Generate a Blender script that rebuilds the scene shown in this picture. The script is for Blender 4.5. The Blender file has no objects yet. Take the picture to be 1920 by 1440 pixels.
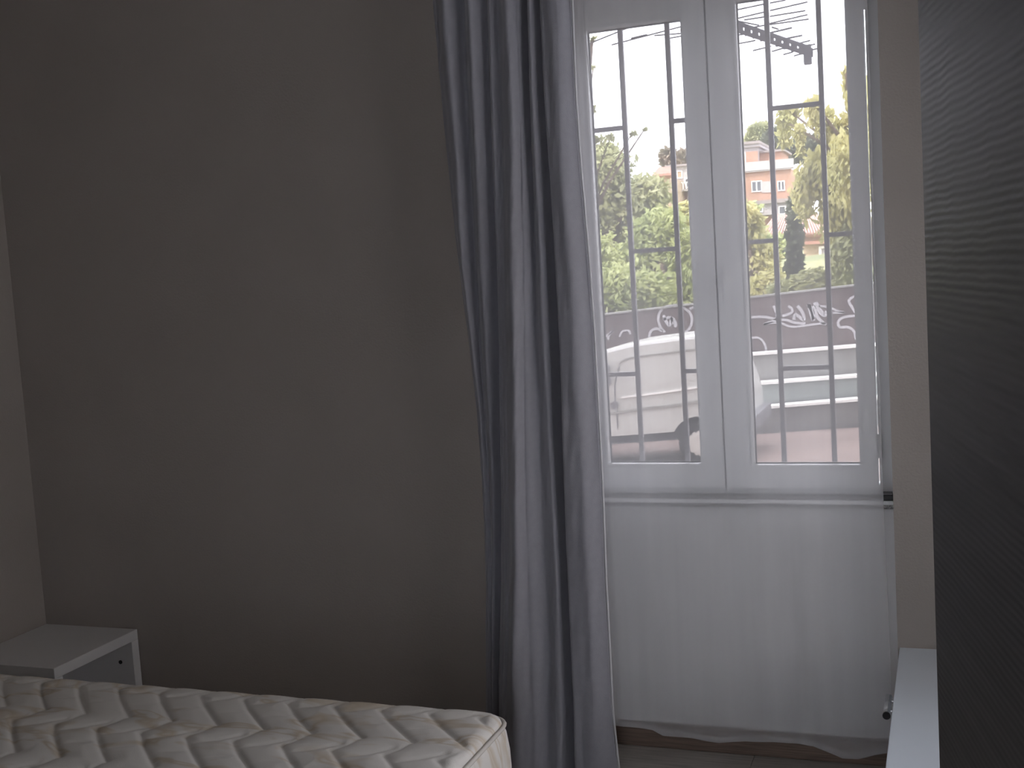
import bpy, bmesh, math, random
import numpy as np
from mathutils import Vector, Matrix, noise
random.seed(7); rng = np.random.default_rng(7)
scene = bpy.context.scene
COL = scene.collection
PI = math.pi

# ------------------------------------------------------------------ camera
F = 2209.6
RT = Vector((0.93684482, 0.34420361, -0.06201343))
UP = Vector((0.02496585, 0.11104282, 0.99350199))
FW = Vector((-0.34885311, 0.93230541, -0.09543655))
CAM = Vector((0.0, -3.358, 1.5))
cd = bpy.data.cameras.new('camera'); cam = bpy.data.objects.new('camera', cd); COL.objects.link(cam)
cd.sensor_width = 36; cd.lens = F / 1920 * 36; cd.clip_end = 600; cd.clip_start = 0.02
m3 = Matrix((RT, UP, -FW)).transposed()
cam.matrix_world = Matrix.Translation(CAM) @ m3.to_4x4()
scene.camera = cam

# ------------------------------------------------------------------ world, sun, exposure
SKY = 4.6
w = bpy.data.worlds.new('overcast_sky'); scene.world = w; w.use_nodes = True
nt = w.node_tree; bg = nt.nodes['Background']
tc = nt.nodes.new('ShaderNodeTexCoord'); nz = nt.nodes.new('ShaderNodeTexNoise'); cr = nt.nodes.new('ShaderNodeValToRGB')
nz.inputs['Scale'].default_value = 2.0; nz.inputs['Detail'].default_value = 4
cr.color_ramp.elements[0].position = 0.3; cr.color_ramp.elements[0].color = (0.86, 0.90, 1.0, 1)
cr.color_ramp.elements[1].position = 0.75; cr.color_ramp.elements[1].color = (0.94, 0.96, 1.0, 1)
nt.links.new(tc.outputs['Generated'], nz.inputs['Vector']); nt.links.new(nz.outputs['Fac'], cr.inputs['Fac'])
nt.links.new(cr.outputs['Color'], bg.inputs['Color']); bg.inputs['Strength'].default_value = SKY
sd = bpy.data.lights.new('sun', 'SUN'); sd.energy = 2.6; sd.angle = math.radians(4); sd.color = (1.0, 0.95, 0.86)
sun = bpy.data.objects.new('sun', sd); COL.objects.link(sun)
sun.rotation_euler = (math.radians(42), 0, math.radians(-20))      # comes from behind the house
pd_ = bpy.data.lights.new('window_portal', 'AREA'); pd_.shape = 'RECTANGLE'; pd_.size = 0.95; pd_.size_y = 1.6
pd_.cycles.is_portal = True
po = bpy.data.objects.new('window_portal', pd_); COL.objects.link(po)
po.location = (-0.63, 0.285, 1.58); po.rotation_euler = (math.radians(-90), 0, 0)
pd2_ = bpy.data.lights.new('window_fill_portal', 'AREA'); pd2_.shape = 'RECTANGLE'; pd2_.size = 1.88; pd2_.size_y = 1.74  # portal of the unseen window added for side light
pd2_.cycles.is_portal = True
po2 = bpy.data.objects.new('window_fill_portal', pd2_); COL.objects.link(po2)
po2.location = (0.945, -1.03, 1.36); po2.rotation_euler = (0, math.radians(90), 0)
scene.view_settings.view_transform = 'Standard'; scene.view_settings.look = 'None'
scene.view_settings.gamma = 1; scene.view_settings.use_curve_mapping = False
scene.view_settings.exposure = 0.62
scene.cycles.max_bounces = 14; scene.cycles.diffuse_bounces = 8; scene.cycles.transparent_max_bounces = 24
scene.cycles.transmission_bounces = 8; scene.cycles.sample_clamp_indirect = 6
scene.cycles.use_denoising = True

# ------------------------------------------------------------------ helpers
def P(px, py, Y):
    d = RT * ((px - 960) / F) - UP * ((py - 720) / F) + FW
    return CAM + d * ((Y - CAM.y) / d.y)
def ppm(Y):                                   # pixels per metre near a depth plane
    return F / ((Y - CAM.y) * 0.97)

def mat(name, col, rough=0.6, metal=0.0, spec=0.5, var=0.0, vscale=8.0, bump=0.0, bscale=60.0, col2=None, stretch=None):
    m = bpy.data.materials.new(name); m.use_nodes = True
    n = m.node_tree; b = n.nodes['Principled BSDF']
    b.inputs['Base Color'].default_value = (*col, 1); b.inputs['Roughness'].default_value = rough
    b.inputs['Metallic'].default_value = metal; b.inputs['Specular IOR Level'].default_value = spec
    t = n.nodes.new('ShaderNodeTexCoord'); mp = n.nodes.new('ShaderNodeMapping')
    n.links.new(t.outputs['Object'], mp.inputs['Vector'])
    if stretch: mp.inputs['Scale'].default_value = stretch
    if var or col2:
        a = n.nodes.new('ShaderNodeTexNoise'); a.inputs['Scale'].default_value = vscale; a.inputs['Detail'].default_value = 5
        r = n.nodes.new('ShaderNodeValToRGB'); n.links.new(mp.outputs[0], a.inputs['Vector']); n.links.new(a.outputs['Fac'], r.inputs['Fac'])
        c2 = col2 or tuple(max(0, c * (1 - var)) for c in col)
        r.color_ramp.elements[0].position = 0.35; r.color_ramp.elements[0].color = (*c2, 1)
        r.color_ramp.elements[1].position = 0.65; r.color_ramp.elements[1].color = (*col, 1)
        n.links.new(r.outputs[0], b.inputs['Base Color'])
    if bump:
        a = n.nodes.new('ShaderNodeTexNoise'); a.inputs['Scale'].default_value = bscale; a.inputs['Detail'].default_value = 4
        bp = n.nodes.new('ShaderNodeBump'); bp.inputs['Strength'].default_value = bump; bp.inputs['Distance'].default_value = 0.01
        n.links.new(mp.outputs[0], a.inputs['Vector']); n.links.new(a.outputs['Fac'], bp.inputs['Height']); n.links.new(bp.outputs[0], b.inputs['Normal'])
    return m

class MB:
    def __init__(s): s.bm = bmesh.new()
    def box(s, x0, x1, y0, y1, z0, z1, bev=0.0, mtx=None):
        v = [s.bm.verts.new((x, y, z)) for x in (x0, x1) for y in (y0, y1) for z in (z0, z1)]
        f = [s.bm.faces.new([v[i] for i in q]) for q in ((0, 1, 3, 2), (4, 6, 7, 5), (0, 4, 5, 1), (2, 3, 7, 6), (0, 2, 6, 4), (1, 5, 7, 3))]
        if bev:
            es = list({e for q in f for e in q.edges})
            r = bmesh.ops.bevel(s.bm, geom=es, offset=bev, segments=2, affect='EDGES', profile=0.5)
        return s
    def tube(s, pts, r, n=8, cap=True):
        pts = [Vector(p) for p in pts]; rings = []
        for i, p in enumerate(pts):
            t = (pts[min(i + 1, len(pts) - 1)] - pts[max(i - 1, 0)]).normalized()
            a = Vector((0, 0, 1)) if abs(t.z) < 0.9 else Vector((1, 0, 0))
            u = t.cross(a).normalized(); v = t.cross(u)
            rr = r[i] if isinstance(r, (list, tuple)) else r
            rings.append([s.bm.verts.new(p + (u * math.cos(2 * PI * k / n) + v * math.sin(2 * PI * k / n)) * rr) for k in range(n)])
        for a, b in zip(rings, rings[1:]):
            for k in range(n): s.bm.faces.new((a[k], a[(k + 1) % n], b[(k + 1) % n], b[k]))
        if cap: s.bm.faces.new(rings[0][::-1]); s.bm.faces.new(rings[-1])
        return s
    def prism(s, pts, d):                      # polygon extruded by vector d
        d = Vector(d); a = [s.bm.verts.new(p) for p in pts]; b = [s.bm.verts.new(Vector(p) + d) for p in pts]; n = len(a)
        s.bm.faces.new(a[::-1]); s.bm.faces.new(b)
        for i in range(n): s.bm.faces.new((a[i], a[(i + 1) % n], b[(i + 1) % n], b[i]))
        return s
    def build(s, name, m, parent=None, smooth=False):
        bmesh.ops.recalc_face_normals(s.bm, faces=s.bm.faces)
        me = bpy.data.meshes.new(name); s.bm.to_mesh(me); s.bm.free()
        return link(name, me, m, parent, smooth)
def link(name, me, m, parent=None, smooth=False):
    if m: me.materials.append(m)
    if smooth:
        for p in me.polygons: p.use_smooth = True
    o = bpy.data.objects.new(name, me); COL.objects.link(o)
    if parent:
        o.parent = parent
        o.location = -Vector(parent.location) if o.parent and not parent.get('loc0') else o.location
    return o
# parts are written in world coordinates; empties sit at the thing's base, parts are offset back.
def wpart(mb, name, m, parent, smooth=False):
    o = mb.build(name, m, None, smooth); put(o, parent); return o
def put(o, parent):
    o.parent = parent
    bpy_m = parent['_w'] if '_w' in parent else None
    off = Vector(parent['_w']) if bpy_m is not None else Vector((0, 0, 0))
    o.location = -off + Vector(o.location)
    o['_w'] = (0.0, 0.0, 0.0)
def thing(name, label, cat, loc, group=None):
    o = bpy.data.objects.new(name, None); COL.objects.link(o); o.location = loc; o['_w'] = tuple(loc)
    o.empty_display_size = 0.1
    tag(o, label, cat, group); return o
def tag(o, label, cat, group=None, kind=None):
    o['label'] = label; o['category'] = cat
    if group: o['group'] = group
    if kind: o['kind'] = kind
    return o
def struct(o): o['kind'] = 'structure'; return o
def B(x0, x1, y0, y1, z0, z1, bev=0.0): return MB().box(x0, x1, y0, y1, z0, z1, bev)

# ------------------------------------------------------------------ materials
M = {}
M['wall'] = mat('painted_wall', (0.41, 0.375, 0.345), 0.85, var=0.05, vscale=2.5, bump=0.15, bscale=140)
M['ceiling'] = mat('ceiling_paint', (0.6, 0.59, 0.57), 0.9, bump=0.1, bscale=120)
M['pvc'] = mat('white_pvc', (0.80, 0.81, 0.82), 0.35, var=0.03)
M['gasket'] = mat('grey_gasket', (0.10, 0.10, 0.11), 0.6, var=0.1)
M['sill'] = mat('speckled_granite', (0.50, 0.48, 0.47), 0.3, col2=(0.08, 0.08, 0.09), vscale=160)
M['baseboard'] = mat('brown_wood_trim', (0.25, 0.18, 0.14), 0.5, col2=(0.16, 0.115, 0.09), vscale=9, stretch=(1, 8, 30), bump=0.2, bscale=40)
M['plank'] = mat('grey_oak_laminate', (0.50, 0.47, 0.43), 0.42, col2=(0.36, 0.34, 0.31), vscale=6, stretch=(1, 14, 8), bump=0.1, bscale=60)
M['plank2'] = mat('grey_oak_laminate_dark', (0.44, 0.41, 0.375), 0.42, col2=(0.32, 0.30, 0.27), vscale=7, stretch=(1, 14, 8), bump=0.1, bscale=60)
M['subfloor'] = mat('dark_underlay', (0.05, 0.045, 0.04), 0.9, var=0.1)
M['white_lam'] = mat('white_laminate', (0.74, 0.74, 0.75), 0.38, var=0.03, vscale=3)
M['cab'] = mat('cabinet_white', (0.80, 0.87, 0.95), 0.30, var=0.03, vscale=3)
M['chrome'] = mat('chrome', (0.85, 0.86, 0.88), 0.25, metal=0.8, var=0.05)
M['black_plastic'] = mat('black_plastic', (0.015, 0.015, 0.018), 0.4, var=0.1)
M['bar'] = mat('painted_bar_iron', (0.13, 0.125, 0.13), 0.5, var=0.2, vscale=20, bump=0.2, bscale=80)
M['grey_cloth'] = mat('grey_blackout_cloth', (0.33, 0.33, 0.37), 0.55, spec=0.35, var=0.05, vscale=60, bump=0.15, bscale=500)
M['grey_cloth'].node_tree.nodes['Principled BSDF'].inputs['Sheen Weight'].default_value = 0.3
M['cord'] = mat('cord', (0.12, 0.12, 0.13), 0.7, var=0.1)

def sheer_mat():
    m = bpy.data.materials.new('sheer_voile'); m.use_nodes = True; n = m.node_tree; n.nodes.clear(); L = n.links
    out = n.nodes.new('ShaderNodeOutputMaterial'); tr = n.nodes.new('ShaderNodeBsdfTransparent')
    df = n.nodes.new('ShaderNodeBsdfDiffuse'); tl = n.nodes.new('ShaderNodeBsdfTranslucent')
    mx = n.nodes.new('ShaderNodeMixShader'); m2 = n.nodes.new('ShaderNodeMixShader')
    df.inputs['Color'].default_value = (0.93, 0.94, 0.96, 1); tl.inputs['Color'].default_value = (0.93, 0.94, 0.96, 1)
    mx.inputs[0].default_value = 0.5; L.new(df.outputs[0], mx.inputs[1]); L.new(tl.outputs[0], mx.inputs[2])
    t = n.nodes.new('ShaderNodeTexCoord'); mp = n.nodes.new('ShaderNodeMapping'); mp.inputs['Scale'].default_value = (14, 14, 0.8)
    nz = n.nodes.new('ShaderNodeTexNoise'); nz.inputs['Scale'].default_value = 1.0; nz.inputs['Detail'].default_value = 3
    mr = n.nodes.new('ShaderNodeMapRange'); mr.inputs[1].default_value = 0.3; mr.inputs[2].default_value = 0.7
    mr.inputs[3].default_value = SHEER - 0.02; mr.inputs[4].default_value = SHEER + 0.03
    # thread density looks higher where the cloth is seen edge on
    lw = n.nodes.new('ShaderNodeLayerWeight'); lw.inputs['Blend'].default_value = 0.35
    ad = n.nodes.new('ShaderNodeMath'); ad.operation = 'MULTIPLY_ADD'; ad.inputs[1].default_value = 0.35
    L.new(t.outputs['Object'], mp.inputs[0]); L.new(mp.outputs[0], nz.inputs['Vector']); L.new(nz.outputs['Fac'], mr.inputs[0])
    L.new(lw.outputs['Facing'], ad.inputs[0]); L.new(mr.outputs[0], ad.inputs[2])
    L.new(ad.outputs[0], m2.inputs[0]); L.new(tr.outputs[0], m2.inputs[1]); L.new(mx.outputs[0], m2.inputs[2])
    L.new(m2.outputs[0], out.inputs[0]); return m
SHEER = 0.38
M['sheer'] = sheer_mat()
def glass_mat(name, tint=(0.98, 0.975, 0.98)):
    m = bpy.data.materials.new(name); m.use_nodes = True; n = m.node_tree; n.nodes.clear(); L = n.links
    out = n.nodes.new('ShaderNodeOutputMaterial'); tr = n.nodes.new('ShaderNodeBsdfTransparent'); gl = n.nodes.new('ShaderNodeBsdfGlossy')
    fr = n.nodes.new('ShaderNodeFresnel'); fr.inputs[0].default_value = 1.45; mx = n.nodes.new('ShaderNodeMixShader')
    tr.inputs[0].default_value = (*tint, 1); gl.inputs['Roughness'].default_value = 0.02
    L.new(fr.outputs[0], mx.inputs[0]); L.new(tr.outputs[0], mx.inputs[1]); L.new(gl.outputs[0], mx.inputs[2]); L.new(mx.outputs[0], out.inputs[0])
    return m
M['glass'] = glass_mat('window_glass', (0.925, 0.915, 0.92)); M['clear_glass'] = glass_mat('clear_glass')
M['far_glass'] = mat('far_window_glass', (0.12, 0.13, 0.14), 0.1, var=0.1)

# ------------------------------------------------------------------ room shell
XL, XR, YB, ZC = -3.143, 0.85, -4.3, 2.8
NL, NR, NT = -1.14, -0.157, 2.36           # window niche
PAR = 0.10                                  # room face of the parapet under the window
wm = MB()
wm.box(XL - 0.1, NL, 0, 0.32, 0, ZC); wm.box(NR, XR + 0.1, 0, 0.32, 0, ZC)
wm.box(NL, NR, 0, 0.32, NT, ZC)
M['parapet'] = mat('white_parapet_paint', (0.88, 0.88, 0.89), 0.7, var=0.02)
struct(B(NL, NR, PAR, 0.32, 0, 0.765).build('wall_parapet', M['parapet']))
struct(wm.build('wall_front', M['wall']))
struct(B(XL - 0.1, XL, YB, 0, 0, ZC).build('wall_left', M['wall']))
# right wall with an unseen window added for side light
SY0, SY1, SZ0, SZ1 = -1.80, -0.12, 0.42, 2.25
rwm = MB(); rwm.box(XR, XR + 0.1, YB, SY0, 0, ZC); rwm.box(XR, XR + 0.1, SY1, 0, 0, ZC); rwm.box(XR, XR + 0.1, SY0, SY1, 0, SZ0); rwm.box(XR, XR + 0.1, SY0, SY1, SZ1, ZC)
struct(rwm.build('wall_right', M['wall']))
w2 = bpy.data.objects.new('window_fill', None); COL.objects.link(w2); w2.location = (XR + 0.05, (SY0 + SY1) / 2, SZ0); w2['_w'] = tuple(w2.location); w2['kind'] = 'structure'
df = MB(); ym = (SY0 + SY1) / 2
for q in ((SY0, SY0 + 0.07, SZ0, SZ1), (SY1 - 0.07, SY1, SZ0, SZ1), (SY0 + 0.07, SY1 - 0.07, SZ0, SZ0 + 0.07), (SY0 + 0.07, SY1 - 0.07, SZ1 - 0.07, SZ1), (ym - 0.045, ym + 0.045, SZ0 + 0.07, SZ1 - 0.07)):
    df.box(XR + 0.02, XR + 0.08, q[0], q[1], q[2], q[3])
wpart(df, 'window_frame', M['pvc'], w2)
for q in ((SY0 + 0.07, ym - 0.045), (ym + 0.045, SY1 - 0.07)):
    wpart(B(XR + 0.048, XR + 0.052, q[0], q[1], SZ0 + 0.07, SZ1 - 0.07), 'pane', M['clear_glass'], w2)
BX0, BX1, BZ = -0.40, 0.35, 2.0             # unseen glazed door added behind the camera for fill light
bw = MB(); bw.box(XL - 0.1, BX0, YB - 0.1, YB, 0, ZC); bw.box(BX1, XR + 0.1, YB - 0.1, YB, 0, ZC); bw.box(BX0, BX1, YB - 0.1, YB, BZ, ZC)
struct(bw.build('wall_back', M['wall']))
bd = bpy.data.objects.new('door_fill', None); COL.objects.link(bd); bd.location = ((BX0 + BX1) / 2, YB, 0); bd['_w'] = tuple(bd.location); bd['kind'] = 'structure'
df = MB()
for q in ((BX0, BX0 + 0.09, 0.0, BZ), (BX1 - 0.09, BX1, 0.0, BZ), (BX0 + 0.09, BX1 - 0.09, 0.0, 0.14), (BX0 + 0.09, BX1 - 0.09, BZ - 0.1, BZ), (-0.02, 0.06, 0.14, BZ - 0.1)):
    df.box(q[0], q[1], YB - 0.07, YB - 0.01, q[2], q[3])
wpart(df, 'door_frame', M['pvc'], bd)
for q in ((BX0 + 0.09, -0.02), (0.06, BX1 - 0.09)):
    wpart(B(q[0], q[1], YB - 0.045, YB - 0.040, 0.14, BZ - 0.1), 'pane', M['clear_glass'], bd)
struct(B(XL - 0.1, XR + 0.1, YB - 0.1, 0.32, ZC, ZC + 0.1).build('ceiling', M['ceiling']))
fl = struct(B(XL - 0.1, XR + 0.1, YB - 0.1, 0.32, -0.12, -0.010).build('floor', M['subfloor']))
# laminate planks, long side parallel to the window wall
pw, pl = 0.192, 1.28
row = 0; y = PAR
cache = {}
while y > YB:
    off = (0.62 * row) % pl
    y1 = y; y0 = max(YB, y - pw) if row else PAR - 0.105 - 0.002
    x = XL + off - pl
    if row == 0: y0 = y - pw
    first = True
    while x < XR:
        xa, xb = max(x, XL), min(x + pl, XR)
        if row < 1:
            # planks that run into the niche are cut round its corners
            xa2, xb2 = max(xa, NL), min(xb, NR)
            rects = [(xa, xb, y0, 0.0)] if xb - xa > 0.02 else []
            if xb2 - xa2 > 0.02: rects.append((xa2, xb2, 0.0, y1))
        else:
            rects = [(xa, xb, y0, y1)] if xb - xa > 0.02 else []
        if rects:
            b = MB()
            for (a_, b_, c_, d_) in rects: b.box(a_ + 0.0007, b_ - 0.0007, c_ + (0.0007 if c_ != 0 else 0), d_ - (0.0007 if d_ != 0 else 0), -0.010, 0.0)
            o = b.build('plank', M['plank'] if random.random() < 0.6 else M['plank2']); o.parent = fl
        x += pl
    y = y0; row += 1
# skirting: brown under the window, running along the parapet
struct(B(NL, NR, PAR - 0.014, PAR, 0, 0.078, 0.003).build('baseboard_window', M['baseboard']))
# granite sill
sl = struct(B(NL, NR, PAR - 0.03, 0.32, 0.765, 0.788, 0.003).build('trim_1', M['sill']))
no = B(NL, NR, PAR - 0.036, PAR - 0.0302, 0.778, 0.790, 0.002).build('sill_nosing', M['pvc']); no.parent = sl

# ------------------------------------------------------------------ window (white pvc, two sashes)
Yf0, Yf1 = 0.13, 0.20                       # sash thickness
win = bpy.data.objects.new('window_1', None); COL.objects.link(win); win.location = (-0.65, 0.17, 0.79); win['_w'] = (-0.65, 0.17, 0.79)
win['kind'] = 'structure'
fr = MB()
fz0, fz1, fx0, fx1 = 0.789, 2.358, -1.138, -0.1585
for q in ((fx0, fx0 + 0.045, fz0, fz1), (fx1 - 0.040, fx1, fz0, fz1), (fx0 + 0.045, fx1 - 0.04, fz0, fz0 + 0.028), (fx0 + 0.045, fx1 - 0.04, fz1 - 0.05, fz1)):
    fr.box(q[0], q[1], 0.15, 0.225, q[2], q[3], 0.004)
wpart(fr, 'window_frame', M['pvc'], win)
def sash(gx0, gx1, gz0, gz1, ox0, ox1, oz0, oz1):
    s = MB()
    for q in ((ox0, gx0, oz0, oz1), (gx1, ox1, oz0, oz1), (gx0, gx1, oz0, gz0), (gx0, gx1, gz1, oz1)):
        s.box(q[0], q[1], Yf0, Yf1, q[2], q[3])
    o = wpart(s, 'sash', M['pvc'], win)
    bead = MB(); t = 0.010                   # raised glazing bead
    for q in ((gx0, gx0 + t, gz0, gz1), (gx1 - t, gx1, gz0, gz1), (gx0 + t, gx1 - t, gz0, gz0 + t), (gx0 + t, gx1 - t, gz1 - t, gz1)):
        bead.box(q[0], q[1], Yf0 - 0.004, Yf0 + 0.025, q[2], q[3], 0.003)
    wpart(bead, 'glazing_bead', M['pvc'], o)
    g = MB(); t2 = 0.013
    for q in ((gx0, gx0 + t2, gz0, gz1), (gx1 - t2, gx1, gz0, gz1), (gx0 + t2, gx1 - t2, gz0, gz0 + t2), (gx0 + t2, gx1 - t2, gz1 - t2, gz1)):
        g.box(q[0], q[1], Yf0 + 0.026, Yf0 + 0.032, q[2], q[3])
    wpart(g, 'gasket', M['gasket'], o)
    wpart(B(gx0, gx1, Yf0 + 0.033, Yf0 + 0.037, gz0, gz1), 'pane', M['glass'], o)
    wpart(B(gx0, gx1, Yf0 + 0.056, Yf0 + 0.060, gz0, gz1), 'pane', M['glass'], o)
    return o
MX = -0.6405
wpart(B(MX - 0.006, MX + 0.006, 0.175, 0.185, 0.82, 2.29), 'meeting_seal', M['gasket'], win)
s1 = sash(-1.010, -0.703, 0.876, 2.21, -1.085, MX - 0.0028, 0.812, 2.30)
s2 = sash(-0.562, -0.240, 0.872, 2.238, MX + 0.0028, -0.203, 0.812, 2.30)
# window handle on the meeting stile of the right-hand sash
hd = MB(); hd.box(-0.622, -0.592, Yf0 - 0.010, Yf0, 1.40, 1.47, 0.004); hd.tube([(-0.607, Yf0 - 0.008, 1.435), (-0.607, Yf0 - 0.035, 1.435)], 0.009, 10)
hd.box(-0.617, -0.597, Yf0 - 0.045, Yf0 - 0.032, 1.32, 1.45, 0.005)
wpart(hd, 'window_handle', M['pvc'], win)
# hinges at the right side
for z in (0.90, 2.16):
    wpart(MB().tube([(-0.196, Yf0 + 0.012, z), (-0.196, Yf0 + 0.012, z + 0.07)], 0.007, 10), 'hinge', M['pvc'], win)

# ------------------------------------------------------------------ security grille outside
gr = thing('window_grille', 'grey iron security bars with staggered crosspieces outside the window panes', 'bars', (-0.637, 0.30, 0.79))
bx = [-1.087, -0.9365, -0.7885, -0.638, -0.487, -0.3365, -0.190]
r = 0.0075
for x in bx:
    wpart(B(x - r, x + r, 0.29, 0.305, 0.788, NT, 0.0015), 'vertical_bar', M['bar'], gr)
cross = {0: (1.924, 1.148), 1: (1.537, 2.31), 2: (1.928, 1.152), 3: (1.542, 2.31), 4: (1.935, 1.152), 5: (1.548, 2.31)}
for k, zs in cross.items():
    for z in zs:
        wpart(B(bx[k] + r, bx[k + 1] - r, 0.291, 0.304, z - 0.007, z + 0.007, 0.0015), 'crosspiece', M['bar'], gr)

# ------------------------------------------------------------------ grey curtain (folds follow the cloth seen in the photo)
CY = -0.165
rows_y = [0, 160, 300, 480, 640, 780, 920, 1080, 1250, 1340, 1440]
# feature lines: list of x at each row, depth toward the room (m)
feat = [
 ([812, 826, 840, 858, 880, 896, 906, 912, 912, 912, 914], [0.000]*11),
 ([842, 853, 863, 873, 888, 902, 911, 917, 918, 918, 920], [.035, .035, .03, .03, .02, .012, .008, .006, .006, .006, .006]),
 ([867, 873, 880, 889, 898, 909, 918, 923, 923, 923, 926], [-.01, -.01, -.01, -.01, -.008, -.005, 0, 0, 0, 0, 0]),
 ([889, 896, 902, 910, 918, 924, 930, 931, 929, 929, 932], [.04, .04, .038, .035, .03, .025, .02, .02, .02, .02, .02]),
 ([913, 917, 923, 931, 935, 937, 938, 937, 934, 934, 938], [-.005, -.005, -.008, -.01, -.012, -.012, -.012, -.01, -.005, -.005, -.005]),
 ([925, 929, 934, 942, 946, 949, 952, 955, 952, 950, 952], [.03, .03, .03, .035, .035, .04, .04, .045, .045, .05, .05]),
 ([936, 940, 945, 952, 958, 960, 963, 965, 962, 958, 962], [.012, .012, .018, .035, .045, .050, .05, .055, .055, .06, .06]),
 ([962, 966, 970, 974, 980, 982, 984, 985, 980, 985, 992], [.050, .052, .056, .068, .080, .085, .088, .09, .085, .085, .085]),
 ([978, 982, 987, 992, 994, 996, 999, 1004, 1008, 1014, 1016], [.035, .035, .04, .05, .055, .06, .06, .06, .06, .065, .07]),
 ([987, 990, 997, 1006, 1010, 1016, 1022, 1030, 1034, 1034, 1036], [-.012, -.012, -.005, .01, .022, .028, .03, .03, .03, .035, .05]),
 ([1001, 1006, 1013, 1022, 1029, 1036, 1044, 1053, 1060, 1062, 1062], [.045, .045, .045, .045, .045, .045, .048, .05, .05, .055, .06]),
 ([1014, 1020, 1029, 1040, 1048, 1053, 1058, 1065, 1073, 1076, 1078], [.0, .0, -.005, -.01, -.015, -.02, -.02, -.02, -.02, -.02, -.02]),
 ([1024, 1032, 1042, 1054, 1064, 1068, 1072, 1078, 1086, 1090, 1092], [.048, .05, .052, .055, .06, .06, .06, .06, .06, .06, .06]),
 ([1052, 1058, 1065, 1078, 1088, 1096, 1104, 1112, 1118, 1122, 1126], [.055, .058, .062, .066, .068, .068, .066, .064, .062, .06, .06]),
 ([1075, 1081, 1090, 1107, 1118, 1126, 1133, 1139, 1148, 1152, 1164], [.025, .025, .025, .03, .03, .03, .03, .03, .03, .03, .03]),
]
nf = len(feat); NU, NV = 230, 120
ys = np.linspace(-170, 1452, NV)
FX = np.array([[np.interp(yy, rows_y, f[0]) if yy >= 0 else f[0][0] + yy * (f[0][1] - f[0][0]) / 160 for f in feat] for yy in ys])
FD = np.array([[np.interp(yy, rows_y, f[1]) for f in feat] for yy in ys])
for A_ in (FX, FD):                                         # smooth along the drop
    for _ in range(6): A_[1:-1] = (A_[:-2] + 2 * A_[1:-1] + A_[2:]) / 4
verts = []
for j, yy in enumerate(ys):
    for i in range(NU + 1):
        t = i / NU * (nf - 1); k = min(int(t), nf - 2); u = t - k
        s = u * u * (3 - 2 * u)
        px = FX[j, k] * (1 - u) + FX[j, k + 1] * u
        d = FD[j, k] * (1 - s) + FD[j, k + 1] * s
        # small irregular creases
        wob = 0.004 * noise.noise((t * 1.7, yy * 0.004, 3)) + 0.0025 * noise.noise((t * 2.6 + yy * 0.012, yy * 0.02, 9))
        p = P(px, yy, CY)
        verts.append((p.x, CY - d * 0.95 + wob, max(p.z, 0.006)))
faces = [(j * (NU + 1) + i, j * (NU + 1) + i + 1, (j + 1) * (NU + 1) + i + 1, (j + 1) * (NU + 1) + i) for j in range(NV - 1) for i in range(NU)]
me = bpy.data.meshes.new('grey_curtain'); me.from_pydata(verts, [], faces); me.update()
gc = link('grey_curtain', me, M['grey_cloth'], None, True)
so = gc.modifiers.new('thickness', 'SOLIDIFY'); so.thickness = 0.0025
tag(gc, 'long grey blackout curtain gathered in folds at the left of the window', 'curtain')
ctop = max(v[2] for v in verts)
# pale lining edge of the grey curtain
lm = []
edge_pts = [Vector(verts[j * (NU + 1) + NU]) for j in range(NV)]
lb = MB(); lb.tube([p + Vector((0.003, 0.004, 0)) for p in edge_pts[::2]], 0.0035, 6)
M['hem'] = mat('pale_hem', (0.7, 0.7, 0.72), 0.8, var=0.04)
o = lb.build('hem_edge', M['hem'], None, True); o.parent = gc; o['label'] = 'pale hem edge'

# ------------------------------------------------------------------ sheer curtain
SY = -0.075
hem_px = [(1060, 1345), (1120, 1352), (1160, 1360), (1225, 1366), (1245, 1376), (1300, 1381), (1350, 1391), (1400, 1389), (1450, 1391), (1500, 1396), (1525, 1397), (1545, 1405), (1580, 1419), (1610, 1419), (1640, 1412), (1664, 1409)]
hx = []; hz = []
for a, b in hem_px:
    p = P(a, b, SY); hx.append(p.x); hz.append(p.z)
sx0, sx1 = P(1050, 700, SY).x, P(1656, 930, SY).x
NU, NV = 260, 90; verts = []
for j in range(NV + 1):
    v = j / NV
    for i in range(NU + 1):
        u = i / NU; x = sx0 + (sx1 - sx0) * u
        zb = float(np.interp(x, hx, hz)); z = 2.46 * (1 - v) + zb * v
        low = max(0.0, min(1.0, (0.9 - z) / 0.9))
        ph = noise.noise((u * 2.0, z * 0.35, 1)) * 1.5
        yo = 0.0022 * math.sin(u * 40 + ph) + 0.005 * (0.3 + low) * math.sin(u * 11 + 1 + ph * 0.5)
        # bunched folds close to the left edge and a fold near the right edge
        if u < 0.16: yo += 0.007 * math.sin(u * 200) * (1 - u / 0.16)
        yo += 0.009 * math.exp(-((u - 0.72) / 0.03) ** 2) * (0.15 + low)
        dx = 0.006 * noise.noise((0, z * 1.3, 5)) + 0.010 * low * (1 if u > 0.9 else 0) * (u - 0.9) * 10 * math.sin(z * 3)
        verts.append((x + dx, SY - 0.006 + max(-0.032, min(0.026, yo)), z))
faces = [(j * (NU + 1) + i, j * (NU + 1) + i + 1, (j + 1) * (NU + 1) + i + 1, (j + 1) * (NU + 1) + i) for j in range(NV) for i in range(NU)]
me = bpy.data.meshes.new('sheer_curtain'); me.from_pydata(verts, [], faces); me.update()
sc_ = link('sheer_curtain', me, M['sheer'], None, True)
tag(sc_, 'thin white see-through voile curtain hanging over the window down to the floor trim', 'curtain')
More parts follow.
